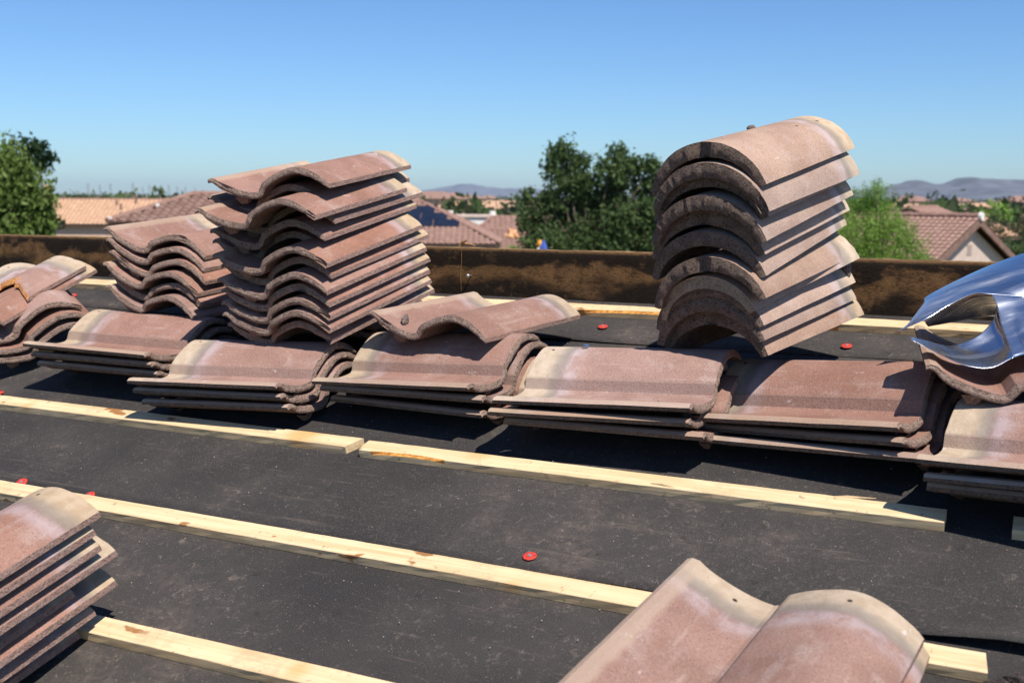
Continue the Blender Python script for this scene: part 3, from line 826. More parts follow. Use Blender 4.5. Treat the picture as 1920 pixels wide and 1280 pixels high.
# loose grains on the felt
rng = random.Random(5); gb = MB()
for i in range(2600):
    u, v = rng.uniform(-2.8, .3), rng.uniform(.75, 2.66)
    s_ = .0005 + .0016 * rng.random() ** 4
    z0 = .0035 + .002
    a = rng.random() * 6.28
    vs = [(u + s_ * math.cos(a + k * 2.1), v + s_ * math.sin(a + k * 2.1), z0) for k in range(3)] + [(u, v, z0 + s_ * 1.1)]
    gb.add(vs, [(0, 1, 3), (1, 2, 3), (2, 0, 3)])
tag(link('tile_grit', gb.me('tile_grit', simple('pale_grit', (.34, .27, .22), .9, 300, .4)), None, ROOF), 'pale tile grit scattered over the black felt', 'grit', kind='stuff')
# ------------------------------------------------------------------ ground, hills
G = MB(); 
gm = NT('dry_suburb_ground', .95, .05)
c_ = gm.mix(gm.ss(gm.noise(.02, 6, .65, off=False), .40, .60), (.22, .15, .105), (.10, .115, .05))
c_ = gm.mix(gm.ss(gm.noise(.12, 6, .7, off=False), .45, .62), c_, (.07, .095, .035))
gm = gm.fin(c_)
tag(link('ground', mesh('ground', [(-14000, -400, 0), (14000, -400, 0), (14000, 16000, 0), (-14000, 16000, 0)], [(0, 1, 2, 3)], gm)), kind='structure')

def hill(prof, Y, depth, seed, col, name='hills'):
    # prof: (x px, y px) skyline; the hill falls away in front and behind
    sky_ = [px(x, y, Y) for x, y in prof]
    xs = [p.x for p in sky_]; zs = [p.z for p in sky_]
    n = 160; vs, fs = [], []
    K = 14
    for i in range(n + 1):
        x = xs[0] + (xs[-1] - xs[0]) * i / n; z = float(np.interp(x, xs, zs))
        z += 7 * (noise.noise(Vector((x / 160., seed, 0))) + .5 * noise.noise(Vector((x / 60., seed, 1)))) * min(1, max(0, z) / 120)
        for j in range(K + 1):
            f = (j - K / 2) / (K / 2); h = max(0, 1 - abs(f)) ** .9
            rr = 1 + .45 * noise.noise(Vector((x / 260., j * .55, seed))) * (abs(f) > .05)
            vs.append((x + 60 * noise.noise(Vector((x / 300., j, seed))) * abs(f), Y + f * depth, max(-1, z * h * (rr if h < .97 else 1)) if h > 0 else -2))
    for i in range(n):
        for j in range(K): a = i * (K + 1) + j; fs.append((a, a + K + 1, a + K + 2, a + 1))
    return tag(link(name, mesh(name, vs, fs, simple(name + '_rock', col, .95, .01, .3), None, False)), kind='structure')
hill([(1560, 363), (1625, 358), (1663, 350), (1695, 346), (1712, 338.5), (1718, 338), (1729, 340.5), (1744, 345), (1759, 345), (1772, 340), (1785, 334), (1800, 333.5), (1813, 334.5), (1841, 336), (1880, 337), (1920, 337), (2000, 333), (2100, 338), (2300, 350), (2500, 362)], 6200, 900, 3, (.095, .10, .115), 'right_hills')  # bluish base colour carries part of the distance haze
hill([(690, 373), (760, 366), (800, 357), (830, 351), (864, 345.5), (882, 345.5), (900, 348), (916, 350.5), (940, 353), (968, 353), (1010, 356), (1080, 362), (1200, 369)], 12000, 1500, 9, (.12, .13, .15), 'left_hills')  # blue-grey base colour with far haze mixed in
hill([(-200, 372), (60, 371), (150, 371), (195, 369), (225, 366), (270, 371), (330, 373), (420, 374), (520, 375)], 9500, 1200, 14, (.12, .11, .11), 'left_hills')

# ------------------------------------------------------------------ leaves
def leaf_mat(name, a, b, c):
    t = NT(name, .75, .2)
    g = t.n('ShaderNodeNewGeometry').outputs['Random Per Island']
    col = t.mix(t.ss(g, .0, .6), a, b); col = t.mix(t.ss(g, .85, 1.0), col, c)
    big = t.noise(.9, 3, off=False); col = t.mix(t.ss(big, .35, .65), t.mix(.35, col, a), col)
    t.val(col, t.b.inputs['Base Color'])
    tr = t.n('ShaderNodeBsdfTranslucent'); t.lk(col, tr.inputs[0]); mx = t.n('ShaderNodeMixShader'); mx.inputs[0].default_value = .32
    t.lk(t.b.outputs[0], mx.inputs[1]); t.lk(tr.outputs[0], mx.inputs[2]); t.lk(mx.outputs[0], t.t.nodes['Material Output'].inputs[0])
    return t.m
LM_ = {'oak': leaf_mat('oak_leaves', (.036, .068, .020), (.090, .135, .042), (.15, .20, .07)),
       'willow': leaf_mat('drooping_leaves', (.075, .125, .022), (.14, .20, .045), (.21, .26, .09)),
       'dark': leaf_mat('dark_leaves', (.010, .030, .010), (.025, .055, .018), (.05, .09, .03)),
       'verde': leaf_mat('palo_verde_leaves', (.13, .235, .035), (.22, .36, .06), (.32, .44, .12)),
       'olive': leaf_mat('olive_leaves', (.055, .075, .028), (.10, .12, .05), (.16, .15, .08)),
       'dry': leaf_mat('dry_leaves', (.10, .09, .045), (.16, .125, .07), (.20, .17, .10))}
BARK = simple('bark', (.10, .075, .055), .9, 8, .4)
def leaf_cloud(blobs, per, size, seed, shell=.62, droop=0.0, aspect=.45):
    # blobs: (centre, radius[, z scale]); returns numpy verts/faces of many small leaf quads gathered in twigs
    rs = np.random.RandomState(seed); Vv = []
    for bl in blobs:
        c, r = np.array(bl[0]), bl[1]; n = int(per * (r / size) ** 2 * .12) + 12
        nt = max(3, n // 7)
        d = rs.normal(size=(nt, 3)); d /= np.linalg.norm(d, axis=1)[:, None]
        rad = r * (shell + (1 - shell) * rs.rand(nt) ** .6) * (1 + .28 * rs.normal(size=nt))
        tw_ = c + d * rad[:, None] * np.array([1, 1, .85])
        cen = np.repeat(tw_, 7, axis=0) + rs.normal(size=(nt * 7, 3)) * size * np.array([1.1, 1.1, 1.0 + droop * 2.2])
        if droop: cen[:, 2] -= np.abs(rs.normal(size=len(cen))) * size * droop * 3
        N = len(cen)
        ax = rs.normal(size=(N, 3)); ax[:, 2] = ax[:, 2] * (1 - min(.6, droop)) - droop * 2.2
        ax /= np.linalg.norm(ax, axis=1)[:, None]
        bx = np.cross(ax, rs.normal(size=(N, 3))); bx /= np.linalg.norm(bx, axis=1)[:, None]
        s = size * (.6 + .8 * rs.rand(N))[:, None]
        a, b = ax * s, bx * s * aspect
        Vv.append(np.stack([cen - a, cen + b, cen + a, cen - b], axis=1).reshape(-1, 3))
    return np.concatenate(Vv)
def quads_me(name, V, mat_):
    me = bpy.data.meshes.new(name); n = len(V)
    me.vertices.add(n); me.vertices.foreach_set('co', V.astype(np.float32).ravel())
    me.loops.add(n); me.loops.foreach_set('vertex_index', np.arange(n, dtype=np.int32))
    me.polygons.add(n // 4); me.polygons.foreach_set('loop_start', np.arange(0, n, 4, dtype=np.int32))
    me.polygons.foreach_set('loop_total', np.full(n // 4, 4, dtype=np.int32))
    me.materials.append(mat_); me.update(calc_edges=True); return me
def tree(name, pxblobs, d, base_px, label, mat_, seed, per=60, size=.10, droop=0, shell=.45, aspect=.45, depth=.8, cat='tree', group=None, extra=None):
    rng = random.Random(seed)
    base = px(base_px, 640, d); base.z = 0
    blobs = []
    for (x, y, r) in pxblobs:
        rr = r / FPX * d
        p = px(x, y, d) ; p.y += rng.uniform(-1, 1) * depth * rr * 1.3
        blobs.append((tuple(p - base), rr))
    root = empty(name, Matrix.Translation(base))
    cr_me = quads_me('crown', leaf_cloud(blobs, per, size, seed, droop=droop, shell=shell, aspect=aspect), mat_)
    link('crown', cr_me, root)
    if extra: 
        eb = [(tuple(px(x, y, d + .5) - base), r / FPX * d) for (x, y, r) in extra[0]]
        link('crown', quads_me('crown', leaf_cloud(eb, per, size, seed + 5), extra[1]), root)
    tm = MB(); top = max(b[0][2] for b in blobs)
    cx = sum(b[0][0] for b in blobs) / len(blobs); fork = top * .35
    R0 = max(.05, top * .028)
    tm.tube([(0, 0, -.2), (cx * .3, 0, fork * .5), (cx * .6, 0, fork)], [R0 * 1.3, R0, R0 * .85], 8)
    for b in blobs:
        p = Vector(b[0]); s_ = Vector((cx * .6, 0, fork)); mid = s_.lerp(p, .5) + Vector((rng.uniform(-.2, .2), rng.uniform(-.2, .2), .1)) * b[1]
        tm.tube([s_, mid, p, p + Vector((rng.uniform(-.5, .5), 0, .6)) * b[1]], [R0 * .35, R0 * .2, R0 * .07, R0 * .02], 5)
    link('trunk', tm.me('trunk', BARK), root)
    return tag(root, label, cat, group)
tree('oak_tree', [(1055, 288, 28), (1040, 315, 24), (1085, 305, 26), (1068, 345, 34), (1100, 345, 26), (1030, 378, 30), (988, 362, 9), (992, 378, 11), (1003, 402, 22), (1160, 296, 26), (1140, 325, 30), (1185, 318, 28), (1215, 312, 22), (1150, 362, 34), (1205, 356, 30), (1228, 340, 20), (1112, 385, 40), (1062, 400, 40), (1020, 432, 34), (985, 420, 18), (1160, 412, 40), (1215, 400, 34), (1100, 440, 44), (1045, 462, 38), (1150, 462, 42), (1210, 450, 40), (990, 455, 20), (1240, 420, 30), (1100, 490, 40), (1190, 490, 40), (1030, 495, 30)],
     38, 1100, 'large dark green oak with two rounded tops, behind the ridge in the middle', LM_['oak'], 11, per=150, size=.085, shell=.30)
tree('willow_tree', [(-60, 300, 50), (-20, 320, 55), (12, 290, 32), (28, 312, 34), (8, 350, 45), (48, 335, 30), (70, 362, 26), (40, 385, 42), (82, 378, 18), (0, 420, 50), (60, 415, 32), (80, 402, 18), (30, 450, 45), (75, 440, 16), (-60, 400, 70), (90, 345, 9)],
     26, 0, 'tall light green drooping tree at the left edge with a darker branch on top', LM_['willow'], 12, per=150, size=.075, droop=.55,
     extra=([(55, 277, 18), (78, 290, 18), (92, 298, 8), (62, 305, 20), (88, 312, 6), (72, 272, 8)], LM_['dark']))
tree('dark_tree', [(20, 330, 30), (50, 350, 30), (30, 400, 50), (70, 420, 30), (40, 440, 50), (0, 440, 50)], 29, 40, 'dark evergreen mass showing through the drooping tree at left', LM_['dark'], 13, per=60, size=.09)
tree('palo_verde_tree', [(1640, 352, 20), (1630, 372, 28), (1655, 385, 24), (1612, 395, 34), (1650, 415, 38), (1600, 440, 44), (1690, 428, 26), (1655, 450, 44), (1700, 456, 30), (1620, 480, 48), (1682, 488, 46), (1728, 484, 18), (1735, 500, 20), (1560, 430, 40), (1560, 480, 50), (1640, 520, 60)],
     19, 1630, 'bright green feathery palo verde behind the curved tile stack', LM_['verde'], 14, per=110, size=.030, droop=.15, aspect=.22)
tree('round_bush', [(140, 374, 12), (155, 370, 13), (172, 373, 13), (186, 378, 9), (125, 380, 9), (160, 382, 16), (180, 386, 10)], 140, 158, 'grey green bush above the orange roof, right of its chimney', LM_['olive'], 15, per=40, size=.16, cat='bush')
tree('flowering_bush', [(962, 466, 10), (950, 472, 9), (972, 474, 10), (962, 482, 12)], 32, 960, 'small yellow green bush at the foot of the big oak', LM_['verde'], 16, per=50, size=.045, cat='bush')
for i, (b, d, lab, k) in enumerate((
    ([(1772, 376, 12), (1762, 384, 10), (1785, 388, 9)], 120, 'dark round tree just beyond the far brown roof at right', 'dark'),
    ([(1840, 398, 14), (1860, 392, 16), (1880, 402, 18), (1850, 408, 14)], 75, 'light green tree between the gable peak and the right edge', 'verde'),
    ([(1905, 385, 14), (1925, 380, 18), (1890, 376, 10)], 130, 'dark tree at the right edge below the hills', 'dark'),
    ([(1870, 425, 18), (1895, 435, 22), (1920, 425, 26), (1940, 440, 30)], 60, 'brownish green thicket beside the right gable', 'dry'),
    ([(1885, 460, 22), (1910, 465, 26), (1930, 480, 30), (1900, 490, 25)], 52, 'dark green shrubs at the right edge above the metal sheet', 'oak'),
    ([(1858, 415, 10), (1866, 424, 12)], 66, 'grey shadowy shrub just right of the gable peak', 'dark'),
    ([(1700, 365, 9), (1688, 370, 8), (1712, 372, 7)], 170, 'small green tree top above the far brown roof at right', 'oak'),
    ([(1755, 368, 8), (1742, 371, 7)], 210, 'distant dark tree below the hills', 'dark'),
    ([(882, 389, 6), (890, 392, 5)], 300, 'little dark tree on the plain left of the oak', 'oak'),
    ([(830, 391, 5), (838, 390, 6)], 330, 'little dark tree beyond the solar roof', 'dark'))):
    tree('shrub' if 'shrub' in lab or 'thicket' in lab else 'green_tree', b, d, b[0][0], lab, LM_[k], 30 + i, per=26, size=.05 + d * .0012)

# ------------------------------------------------------------------ neighbouring houses
STUC = {k: simple('stucco_' + k, c, .9, 3, .07) for k, c in {'peach': (.58, .39, .28), 'cream': (.56, .44, .36), 'brown': (.26, .19, .15), 'white': (.72, .68, .62)}.items()}
def roofmat(name, a, b):
    t = NT(name, .9, .1)
    r = t.n('ShaderNodeNewGeometry').outputs['Random Per Island']
    c = t.mix(t.ss(t.noise(3.5, 5, .6), .35, .65), a, b); c = t.mix(t.math('MULTIPLY', r, .35), c, tuple(v * .62 for v in a))
    return t.fin(c)
RM = {'orange': roofmat('orange_clay_roof', (.46, .27, .165), (.55, .36, .235)), 'pink': roofmat('pink_brown_roof', (.26, .155, .12), (.34, .215, .17)),
      'brown': roofmat('brown_roof', (.19, .115, .09), (.27, .17, .135)), 'ridge': roofmat('ridge_roof', (.26, .15, .115), (.34, .21, .165)), 'dk': roofmat('dark_fascia', (.07, .05, .04), (.10, .07, .055))}
def slope(p0, p1, p2, p3, tw, tl, h=.05, sub=4):
    """tile courses on the quad p0 (eave left) p1 (eave right) p2 (top right) p3 (top left); each tile an arched strip, each course lapping the one below"""
    V, F = [], []
    p0, p1, p2, p3 = map(Vector, (p0, p1, p2, p3))
    nrm = (p1 - p0).cross(p3 - p0)
    if nrm.length < 1e-6: nrm = (p1 - p0).cross(p2 - p0)
    nrm.normalize()
    if nrm.z < 0: nrm = -nrm
    ed = (p1 - p0).normalized(); wd = (p1 - p0).length; upv = (p3 - p0) - ed * (p3 - p0).dot(ed); ln = upv.length; upv.normalize()
    a0, a1 = (p3 - p0).dot(ed), (p2 - p0).dot(ed)
    rows = max(1, round(ln / tl)); tl = ln / rows
    for r in range(rows):
        fl, fr = (r + .5) / rows * a0, wd + (a1 - wd) * (r + .5) / rows
        x = math.floor(fl / tw) * tw
        while x < fr:
            if x + tw * .5 >= fl and x + tw * .5 <= fr:
                lo = p0 + upv * (r * tl) - upv * .03; hi = p0 + upv * ((r + 1) * tl)
                b = len(V)
                for (q, lift) in ((lo, .035), (hi, .0)):
                    for k in range(sub + 1):
                        f = k / sub
                        z = h * (math.sin(f * math.pi) if f < 1 else 0)
                        V.append(q + ed * (x + tw * f) + nrm * (z + lift + .012))
                s1 = sub + 1
                for k in range(sub): F.append((b + k, b + k + 1, b + s1 + k + 1, b + s1 + k))
                c0 = len(V)
                V += [lo + ed * (x + tw * k / sub) + nrm * .002 for k in range(s1)]
                for k in range(sub): F.append((c0 + k, c0 + k + 1, b + k + 1, b + k))
            x += tw
    return V, F
def roof_part(root, quad, tw, tl, mat_, h=.05, sub=4, parent=None):
    V, F = slope(*quad, tw, tl, h, sub)
    o = link('roof_tiles', mesh('roof_tiles', V, F, mat_), None); o.parent = root; tag(o, kind='stuff')
    sl = link('roof', mesh('roof', [Vector(q) - Vector((0, 0, .02)) for q in quad], [(0, 1, 2, 3)], RM['dk']), None); sl.parent = root
    return o
def plain(root, name, vs, fs, mat_):
    o = link(name, mesh(name, vs, fs, mat_)); o.parent = root; return o
def house(name, X, Y, yaw, half, run, eave, rise, label, roofm, wallm, hip=0.0, tw=.33, tl=.38, cat='house', fas=.18, h=.05, sub=4, over=.5):
    """ridge along local x (half length half), slopes falling to +-y over run; wall inset by over"""
    root = empty(name, Matrix.Translation((X, Y, 0)) @ Matrix.Rotation(yaw, 4, 'Z'))
    rz_ = eave + rise; hx = half - hip
    e = [(-half, -run, eave), (half, -run, eave), (half, run, eave), (-half, run, eave)]; r = [(-hx, 0, rz_), (hx, 0, rz_)]
    roof_part(root, (e[0], e[1], r[1], r[0]), tw, tl, RM[roofm], h, sub)
    roof_part(root, (e[2], e[3], r[0], r[1]), tw, tl * 2, RM[roofm], h, 2)
    if hip:
        roof_part(root, (e[1], e[2], (hx, .001, rz_), (hx, -.001, rz_)), tw, tl, RM[roofm], h, sub)
        roof_part(root, (e[3], e[0], (-hx, -.001, rz_), (-hx, .001, rz_)), tw, tl, RM[roofm], h, sub)
        cap_ = MB()
        for s in (-1, 1):
            for t_ in (-1, 1): 
                cap_ = MB(); cap_.tube([(s * half, t_ * run, eave + .08), (s * hx, 0, rz_ + .08)], .11, 6)
                o = link('hip_cap', cap_.me('hip_cap', RM['ridge'])); o.parent = root
    rc = MB(); rc.tube([(-hx, 0, rz_ + .05), (hx, 0, rz_ + .05)], .12, 8); o = link('ridge_cap', rc.me('ridge_cap', RM['ridge'])); o.parent = root
    ww, wr = half - over, run - over
    g = eave + (rise * (over / run) * .0)
    walls = MB(); walls.box((0, 0, eave / 2 - .02), (2 * ww, 2 * wr, eave - .04))
    if not hip:
        t_ = rz_ - rise * over / run - .06
        b = len(walls.v); walls.add([(-ww, -wr, eave - .05), (-ww, wr, eave - .05), (-ww, 0, rz_ - .12), (ww, -wr, eave - .05), (ww, wr, eave - .05), (ww, 0, rz_ - .12)], [(0, 2, 1), (3, 4, 5)])
    o = link('wall', walls.me('wall', STUC[wallm])); o.parent = root
    fb = MB()
    for s in (-1, 1): fb.box((0, s * (run - .03), eave - fas / 2 - .03), (2 * half, .05, fas))
    if not hip:
        for s in (-1, 1):
            for t_ in (-1, 1):
                a, b_ = Vector((s * (half - .05), t_ * run, eave - .03)), Vector((s * (half - .05), 0, rz_ - .03)); k = Vector((0, 0, fas)); w_ = Vector((s * .06, 0, 0))
                fb.add([a, b_, b_ - k, a - k, a + w_, b_ + w_, b_ - k + w_, a - k + w_], [(0, 1, 2, 3), (4, 7, 6, 5), (0, 4, 5, 1), (3, 2, 6, 7), (0, 3, 7, 4)])
    else:
        for s in (-1, 1): fb.box((s * (half - .03), 0, eave - fas / 2 - .03), (.05, 2 * run - .2, fas))
    o = link('fascia', fb.me('fascia', RM['dk'])); o.parent = root
    return tag(root, label, cat)
# A: orange roof far left
A_ = house('house', -40.0, 118, 0, 11.0, 4.8, 2.75, 2.45, 'peach house with a long orange clay roof, behind the left trees', 'orange', 'peach', tw=.45, tl=.5, h=.09, sub=3)
ch = MB(); ch.box((-8.9, .5, 5.6), (.85, .85, 1.6)); ch.box((-8.9, .5, 6.15), (1.2, 1.2, .28)); ch.box((-8.9, .5, 6.5), (.55, .55, .45))
o = link('chimney', ch.me('chimney', simple('chimney_stucco', (.66, .43, .25), .9, 3, .06))); o.parent = A_
for (x, y, hgt) in ((-1.0, -1.2, .9), (.9, -.9, 1.7), (5.1, -1.3, 1.2), (7.1, -1.1, 1.0), (0.1, -3.2, .4)):
    v_ = MB(); v_.tube([(x, y, 4.2), (x, y, 4.5 + hgt * .75)], .11, 8); o = link('vent_pipe', v_.me('vent_pipe', RM['brown'])); o.parent = A_
# B: brown hip roof partly behind the tall stack
B_ = house('house', -10.6, 48.4, 0, 5.6, 3.5, 4.55, 1.12, 'brown house with a tiled hip roof, just left of the tall tile stack', 'brown', 'brown', hip=2.6, h=.09, tw=.36, tl=.40)
for (x, y, z) in ((-5.5, -3.4, 4.72), (-4.1, -1.75, 5.25)):
    v_ = MB(); v_.tube([(x, y, z - .1), (x, y, z + .06)], .09, 8); o = link('vent_cap', v_.me('vent_cap', STUC['white'])); o.parent = B_
# C: roof with solar panels
C_ = house('house', -9.4, 76.2, 0, 8.6, 6.2, 2.75, 2.62, 'house with a hipped pink-brown roof and dark solar panels, right of the tall stack', 'pink', 'brown', hip=5.5, tw=.36, tl=.42, h=.08)
sp = Vector((0, -6.2, 2.75)); un = Vector((0, 6.2, 2.62)).normalized(); nn = Vector((0, -un.z, un.y))
pv = simple('solar_glass', (.012, .016, .028), .18, 2, .2, spec=.6)
for r in range(3):
    for c in range(6):
        x0 = 6.0 - r * .86 - (c + 1) * 1.72; s0 = 2.45 + r * 1.08
        a = sp + un * s0 + Vector((x0, 0, 0)) + nn * .14; b = a + Vector((1.68, 0, 0)); d = un * 1.04
        mb = MB(); mb.add([a, b, b + d, a + d, a - nn * .05, b - nn * .05, b + d - nn * .05, a + d - nn * .05], [(0, 1, 2, 3), (0, 4, 5, 1), (1, 5, 6, 2), (3, 2, 6, 7), (0, 3, 7, 4)])
        o = link('solar_panel', mb.me('solar_panel', pv)); o.parent = C_
# D: further pink roof beside the oak
D_ = house('house', 2.0, 86, 0, 4.6, 3.0, 3.27, .88, 'small pink-brown roof in front of the oak tree, above the lower roof', 'pink', 'peach', tw=.4, tl=.45, h=.08, hip=1.0)
D2 = house('house', .6, 81.5, 0, 3.8, 9, 1.9, 1.45, 'low pink-brown roof slope rising between the solar roof and the oak', 'pink', 'peach', tw=.34, tl=.4, h=.07)
W1 = MB(); W1.box((-3.5, 97, 2.0), (3.9, 5, 4.1)); 
wr_ = empty('house', Matrix.Identity(4)); o = link('wall', W1.me('wall', STUC['white'])); o.parent = wr_
W2 = MB(); W2.box((-3.5, 97, 4.1), (4.2, 5.3, .18)); o = link('parapet', W2.me('parapet', STUC['cream'])); o.parent = wr_
for x in (-5.3, -1.7): 
    v_ = MB(); v_.tube([(x, 95, 4.1), (x, 95, 4.55)], .28, 8); o = link('roof_vent', v_.me('roof_vent', STUC['white'])); o.parent = wr_
tag(wr_, 'flat roofed pale building between the solar roof and the pink roof', 'house')
# E: gable house at right, with single tiles on the near slope
gx, gy = .62, .785
apx = px(1838, 409, 1); apx = Vector((0, 0, EYE)) + (apx - Vector((0, 0, EYE))) * (44.0 / apx.y)
half_e, run_e, rise_e = 7.0, 6.6, 2.70
yawE = math.atan2(-.70, .714)        # local +x points along the ridge towards the gable
xr = Vector((math.cos(yawE), math.sin(yawE), 0))
cE = apx - xr * half_e
EAVE = apx.z - rise_e
E_ = empty('house', Matrix.Translation((cE.x, cE.y, 0)) @ Matrix.Rotation(yawE, 4, 'Z'))
def E_slopes():
    rz_ = EAVE + rise_e
    for s in (-1, 1):
        q = [(-half_e, s * run_e, EAVE), (half_e, s * run_e, EAVE), (half_e, 0, rz_), (-half_e, 0, rz_)]
        o = link('roof', mesh('roof', [Vector(v) - Vector((0, 0, .03)) for v in q], [(0, 1, 2, 3)], RM['dk'])); o.parent = E_
    ww, wr = half_e - .35, run_e - .5
    mb = MB(); mb.box((0, 0, EAVE / 2 - .02), (2 * ww, 2 * wr, EAVE)); mb.add([(ww, -wr, EAVE - .05), (ww, wr, EAVE - .05), (ww, 0, rz_ - .30), (-ww, -wr, EAVE - .05), (-ww, wr, EAVE - .05), (-ww, 0, rz_ - .3)], [(0, 1, 2), (3, 5, 4)])
    o = link('wall', mb.me('wall', STUC['cream'])); o.parent = E_
    for s in (-1, 1):
        fb = MB(); a, b_ = Vector((half_e - .04, s * run_e, EAVE - .04)), Vector((half_e - .04, 0, rz_ - .04)); k = Vector((0, 0, .26)); w_ = Vector((.07, 0, 0))
        fb.add([a, b_, b_ - k, a - k, a + w_, b_ + w_, b_ - k + w_, a - k + w_], [(0, 1, 2, 3), (4, 7, 6, 5), (0, 4, 5, 1), (3, 2, 6, 7), (0, 3, 7, 4)])
        o = link('barge_board', fb.me('barge_board', RM['brown'])); o.parent = E_
    # single tiles on both slopes near the gable
    tw, tl = .235, .33; ln = math.hypot(run_e, rise_e)
    for s, cols in ((-1, 19), (1, 2)):
        nrm = Vector((0, s * rise_e, run_e)).normalized(); dn = Vector((0, s * run_e, -rise_e)).normalized()
        vs = []
        for y, z0 in ((0, .0), (tl + .03, .035)):
            for k in range(7):
                f = k / 6; vs.append(Vector((-f * tw, 0, 0)) + dn * y + nrm * (.02 + z0 + .055 * math.sin(math.pi * f)))
        for k in range(7): vs.append(vs[7 + k] - nrm * .05)
        fs = [(k, k + 1, 8 + k, 7 + k) for k in range(6)] + [(7 + k, 8 + k, 15 + k, 14 + k) for k in range(6)]
        me = mesh('roof_tile', vs, fs, RM['pink'])
        for r in range(15 if s < 0 else 6):
            for c in range(cols):
                o = link('roof_tile', me); o.parent = E_
                o.location = Vector((half_e - c * tw, 0, rz_)) + dn * (r * tl + .05) + nrm * random.Random(r * 31 + c).uniform(-.008, .008)
    for s, x1, x0 in ((-1, half_e - 19 * tw, -half_e), (1, half_e - 2 * tw, -half_e)):
        q = ((x0, s * run_e, EAVE), (x1, s * run_e, EAVE), (x1, 0, rz_), (x0, 0, rz_)) if s < 0 else ((x1, s * run_e, EAVE), (x0, s * run_e, EAVE), (x0, 0, rz_), (x1, 0, rz_))
        V, F = slope(*q, tw, tl, .075, 5); o = link('roof_tiles', mesh('roof_tiles', V, F, RM['pink'])); o.parent = E_; tag(o, kind='stuff')
    n = 30; L2 = 2 * half_e / n
    cm = MB(); cm.tube([(-L2 * .5, 0, 0), (L2 * .55, 0, .02)], [.12, .15], 8); cme = cm.me('ridge_tile', RM['ridge'])
    for i in range(n): o = link('ridge_tile', cme); o.parent = E_; o.location = (-half_e + L2 * (i + .5), 0, rz_ + .06)
    kb = MB(); kb.tube([(half_e - .02, 0, rz_ + .06), (half_e + .10, 0, rz_ + .06)], .17, 10); o = link('ridge_end_cap', kb.me('ridge_end_cap', STUC['white'])); o.parent = E_
    vt = MB()
    for i in range(5): vt.box((ww + .02, 0, rz_ - 1.05 - i * .09), (.03, .5, .04))
    o = link('gable_vent', vt.me('gable_vent', STUC['cream'])); o.parent = E_
E_slopes()
tag(E_, 'cream stucco gable house with a pink-brown tiled roof, beyond the ridge at right', 'house')
# F and G behind it
F_ = house('house', 33.5, 92, R_(58), 5.5, 3.6, 3.65, 1.45, 'brown roofed house seen above the near gable roof at right', 'pink', 'cream', tw=.4, tl=.5, h=.07, sub=3)
G_ = house('house', 68, 168, R_(75), 5, 3.4, 3.0, 1.5, 'small house with a white gable, right of the far brown roof', 'pink', 'white', tw=.5, tl=.6, h=.07, sub=2)
H_ = house('house', 27.3, 74, R_(15), 4.5, 3.5, 3.4, 1.2, 'orange tinted low roof left of the far brown roof', 'orange', 'cream', tw=.4, tl=.5, h=.07, sub=2)

# closed parasol and post in front of the oak
um = px(1019, 470, 34); r = empty('closed_parasol', Matrix.Translation((um.x, um.y, 0)))
mb = MB(); mb.tube([(0, 0, 0), (0, 0, 4.3)], .035, 8); o = link('pole', mb.me('pole', STUC['white'])); o.parent = r
N = 12; vs = []
for z, ra in ((4.35, .03), (4.15, .10), (3.7, .19), (2.9, .24)): vs += [(ra * (1 + .25 * (k % 2)) * math.cos(2 * math.pi * k / N), ra * (1 + .25 * (k % 2)) * math.sin(2 * math.pi * k / N), z) for k in range(N)]
mb = MB(); mb.add(vs, [(j * N + k, j * N + (k + 1) % N, (j + 1) * N + (k + 1) % N, (j + 1) * N + k) for j in range(3) for k in range(N)]); o = link('canopy', mb.me('canopy', simple('blue_cloth', (.05, .10, .34), .8, 4, .1))); o.parent = r
tag(r, 'closed blue parasol in front of the oak tree, just above the ridge board', 'parasol')
um = px(1012, 470, 34.5); r = empty('garden_post', Matrix.Translation((um.x, um.y, 0)))
mb = MB(); mb.box((0, 0, 2.05), (.16, .16, 4.1)); o = link('post', mb.me('post', STUC['white'])); o.parent = r
mb = MB(); mb.tube([(0, 0, 4.1), (0, 0, 4.22), (0, 0, 4.34)], [.05, .09, .05], 8); o = link('finial', mb.me('finial', simple('yellow_finial', (.75, .33, .03), .6, 9, .1))); o.parent = r
tag(r, 'white garden post with a yellow orange finial beside the blue parasol', 'post')
lump('flower_clump', simple('orange_flowers', (.70, .36, .18), .8, 9, .3), tuple(px(960, 439, 36)), (.17, .17, .17), 40, 'pale orange blooms at the left foot of the oak tree', 'flowers', rough=.9, base=Matrix.Identity(4))

# ------------------------------------------------------------------ pylons on the horizon
def pylon(x, hpx, d, ref=[None]):
    p = px(x, 372, d); H = hpx / FPX * d + (EYE)
    if ref[0] is None:
        mb = MB(); hw = .12
        for sx, sy in ((-1, -1), (1, -1), (1, 1), (-1, 1)): mb.tube([(sx * .11, sy * .11, 0), (sx * .02, sy * .02, 1)], [.010, .006], 4)
        for k in range(6):
            z0, z1 = k / 6, (k + 1) / 6; w0, w1 = .11 - .09 * z0, .11 - .09 * z1
            for s in (-1, 1): mb.tube([(-w0 * s, -w0, z0), (w1 * s, -w1, z1)], .005, 3)
        for z, w in ((.70, .16), (.82, .13), (.94, .09)): mb.tube([(-w, 0, z), (0, 0, z + .015), (w, 0, z)], .007, 4)
        ref[0] = mb.me('pylon', simple('pylon_steel', (.25, .26, .28), .6, 2, .1))
    o = link('pylon', ref[0], None, Matrix.Translation((p.x, p.y, 0)) @ Matrix.Scale(H, 4))
    return o
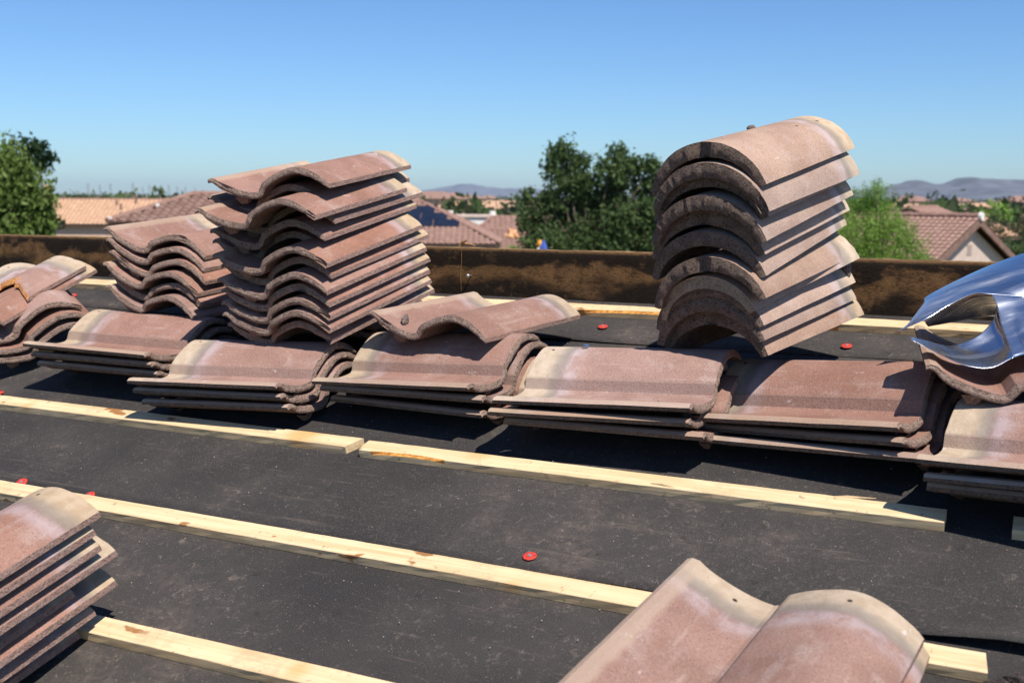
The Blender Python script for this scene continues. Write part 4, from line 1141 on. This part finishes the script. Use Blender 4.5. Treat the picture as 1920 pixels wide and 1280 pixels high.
for i, (x, hp) in enumerate(((166, 26), (188, 23), (208, 25), (250, 28), (256, 17), (268, 19), (281, 24), (287, 18), (317, 24), (333, 21), (348, 20), (366, 18), (380, 15), (298, 14))):
    tag(pylon(x, hp * .9, 2300 + 40 * (i % 5)), ('tallest faint' if hp == 28 else 'very short faint' if hp < 16 else 'short faint' if hp < 20 else 'tall faint' if hp > 23 else 'mid height faint') + ' lattice power pylon on the horizon ' + ('above the round bush' if x < 215 else 'right of the orange roof' if x > 300 else 'above the orange roof'), 'pylon', 'power pylons on the left horizon')

# ------------------------------------------------------------------ the plain: far houses and trees
rs = np.random.RandomState(4)
HM = [simple('far_wall', (.50, .36, .27), .9, .3, .2), RM['pink'], RM['orange'], simple('far_white', (.7, .66, .6), .9, .3, .1)]
def far_house(w, d, h, r, rm, wm):
    V = [(-w, -d, 0), (w, -d, 0), (w, d, 0), (-w, d, 0), (-w, -d, h), (w, -d, h), (w, d, h), (-w, d, h)]
    o_ = .6; V += [(-w - o_, -d - o_, h), (w + o_, -d - o_, h), (w + o_, d + o_, h), (-w - o_, d + o_, h), (-w + d * .7, 0, h + r), (w - d * .7, 0, h + r)]
    F = [(0, 1, 5, 4), (1, 2, 6, 5), (2, 3, 7, 6), (3, 0, 4, 7), (8, 9, 13, 12), (9, 10, 13), (10, 11, 12, 13), (11, 8, 12), (8, 11, 10, 9)]
    return mesh('far_house', V, F, [HM[wm], HM[rm]], [0, 0, 0, 0, 1, 1, 1, 1, 1])
FH = [far_house(7, 5, 2.9, 1.9, 1, 0), far_house(8, 5, 3.0, 1.8, 2, 0), far_house(6, 5, 5.4, 1.8, 1, 0), far_house(7, 4.5, 3, 1.7, 1, 3)]
n_ = 0
for i in range(420):
    Y = 270 + 1500 * rs.rand() ** 1.3; X = rs.uniform(-.50, .56) * Y
    pxx = 960 + FPX * X / Y
    if not ((770 < pxx < 985) or (pxx > 1655 and pxx < 1990) or (100 < pxx < 420 and Y > 260)) or n_ > 120: continue
    if Y < 200 and 1650 < pxx: continue
    n_ += 1
    ft = rs.randint(4) if 420 < pxx else rs.choice([0, 1, 3])
    fl = ('pink-brown roofed', 'orange roofed', 'tall two storey', 'white walled')[ft] + ' tiny house ' + ('near the pylons on the left horizon' if pxx < 500 else 'on the plain left of the oak tree' if pxx < 1200 else 'among trees on the plain at right') 
    tag(link('far_house', FH[ft], None, Matrix.Translation((X, Y, 0)) @ Matrix.Rotation(rs.uniform(-.6, .6), 4, 'Z')),
        fl, 'house', 'distant houses spread over the plain')
blobs = []
for i in range(5200):
    Y = 110 + 2600 * rs.rand() ** 1.7; X = rs.uniform(-.55, .62) * Y
    pxx = 960 + FPX * X / Y
    r = rs.uniform(1.3, 3.0) * (1 + Y / 2200)
    if Y < 150 and not (pxx > 1650): continue
    blobs.append(((X, Y, r * .75), r))
for kk, (a, b) in enumerate(((0, 2), (1, 2))):
    sel = blobs[a::2]
    V = leaf_cloud(sel, 6.0, .85, 70 + kk, shell=.7, aspect=.7)
    tag(link('distant_trees', quads_me('distant_trees', V, LM_['oak' if kk else 'olive'])), 'blurred green trees covering the plain up to the horizon', 'trees', kind='stuff')

# ------------------------------------------------------------------ haze over the plain
hz = MB(); hz.box((0, 6000, 79.5), (27000, 13600, 161.0))
hzo = link('haze', hz.me('haze', None))
hm = bpy.data.materials.new('haze'); hm.use_nodes = True; nt = hm.node_tree
nt.nodes.remove(nt.nodes['Principled BSDF'])
pvn = nt.nodes.new('ShaderNodeVolumePrincipled'); pvn.inputs['Color'].default_value = (.76, .86, 1.0, 1); pvn.inputs['Density'].default_value = 5e-5; pvn.inputs['Anisotropy'].default_value = .2
nt.links.new(pvn.outputs[0], nt.nodes['Material Output'].inputs['Volume'])
hzo.data.materials.clear(); hzo.data.materials.append(hm)
hzo.display_type = 'WIRE'
tag(hzo, 'pale haze over the whole plain', 'haze', kind='stuff')
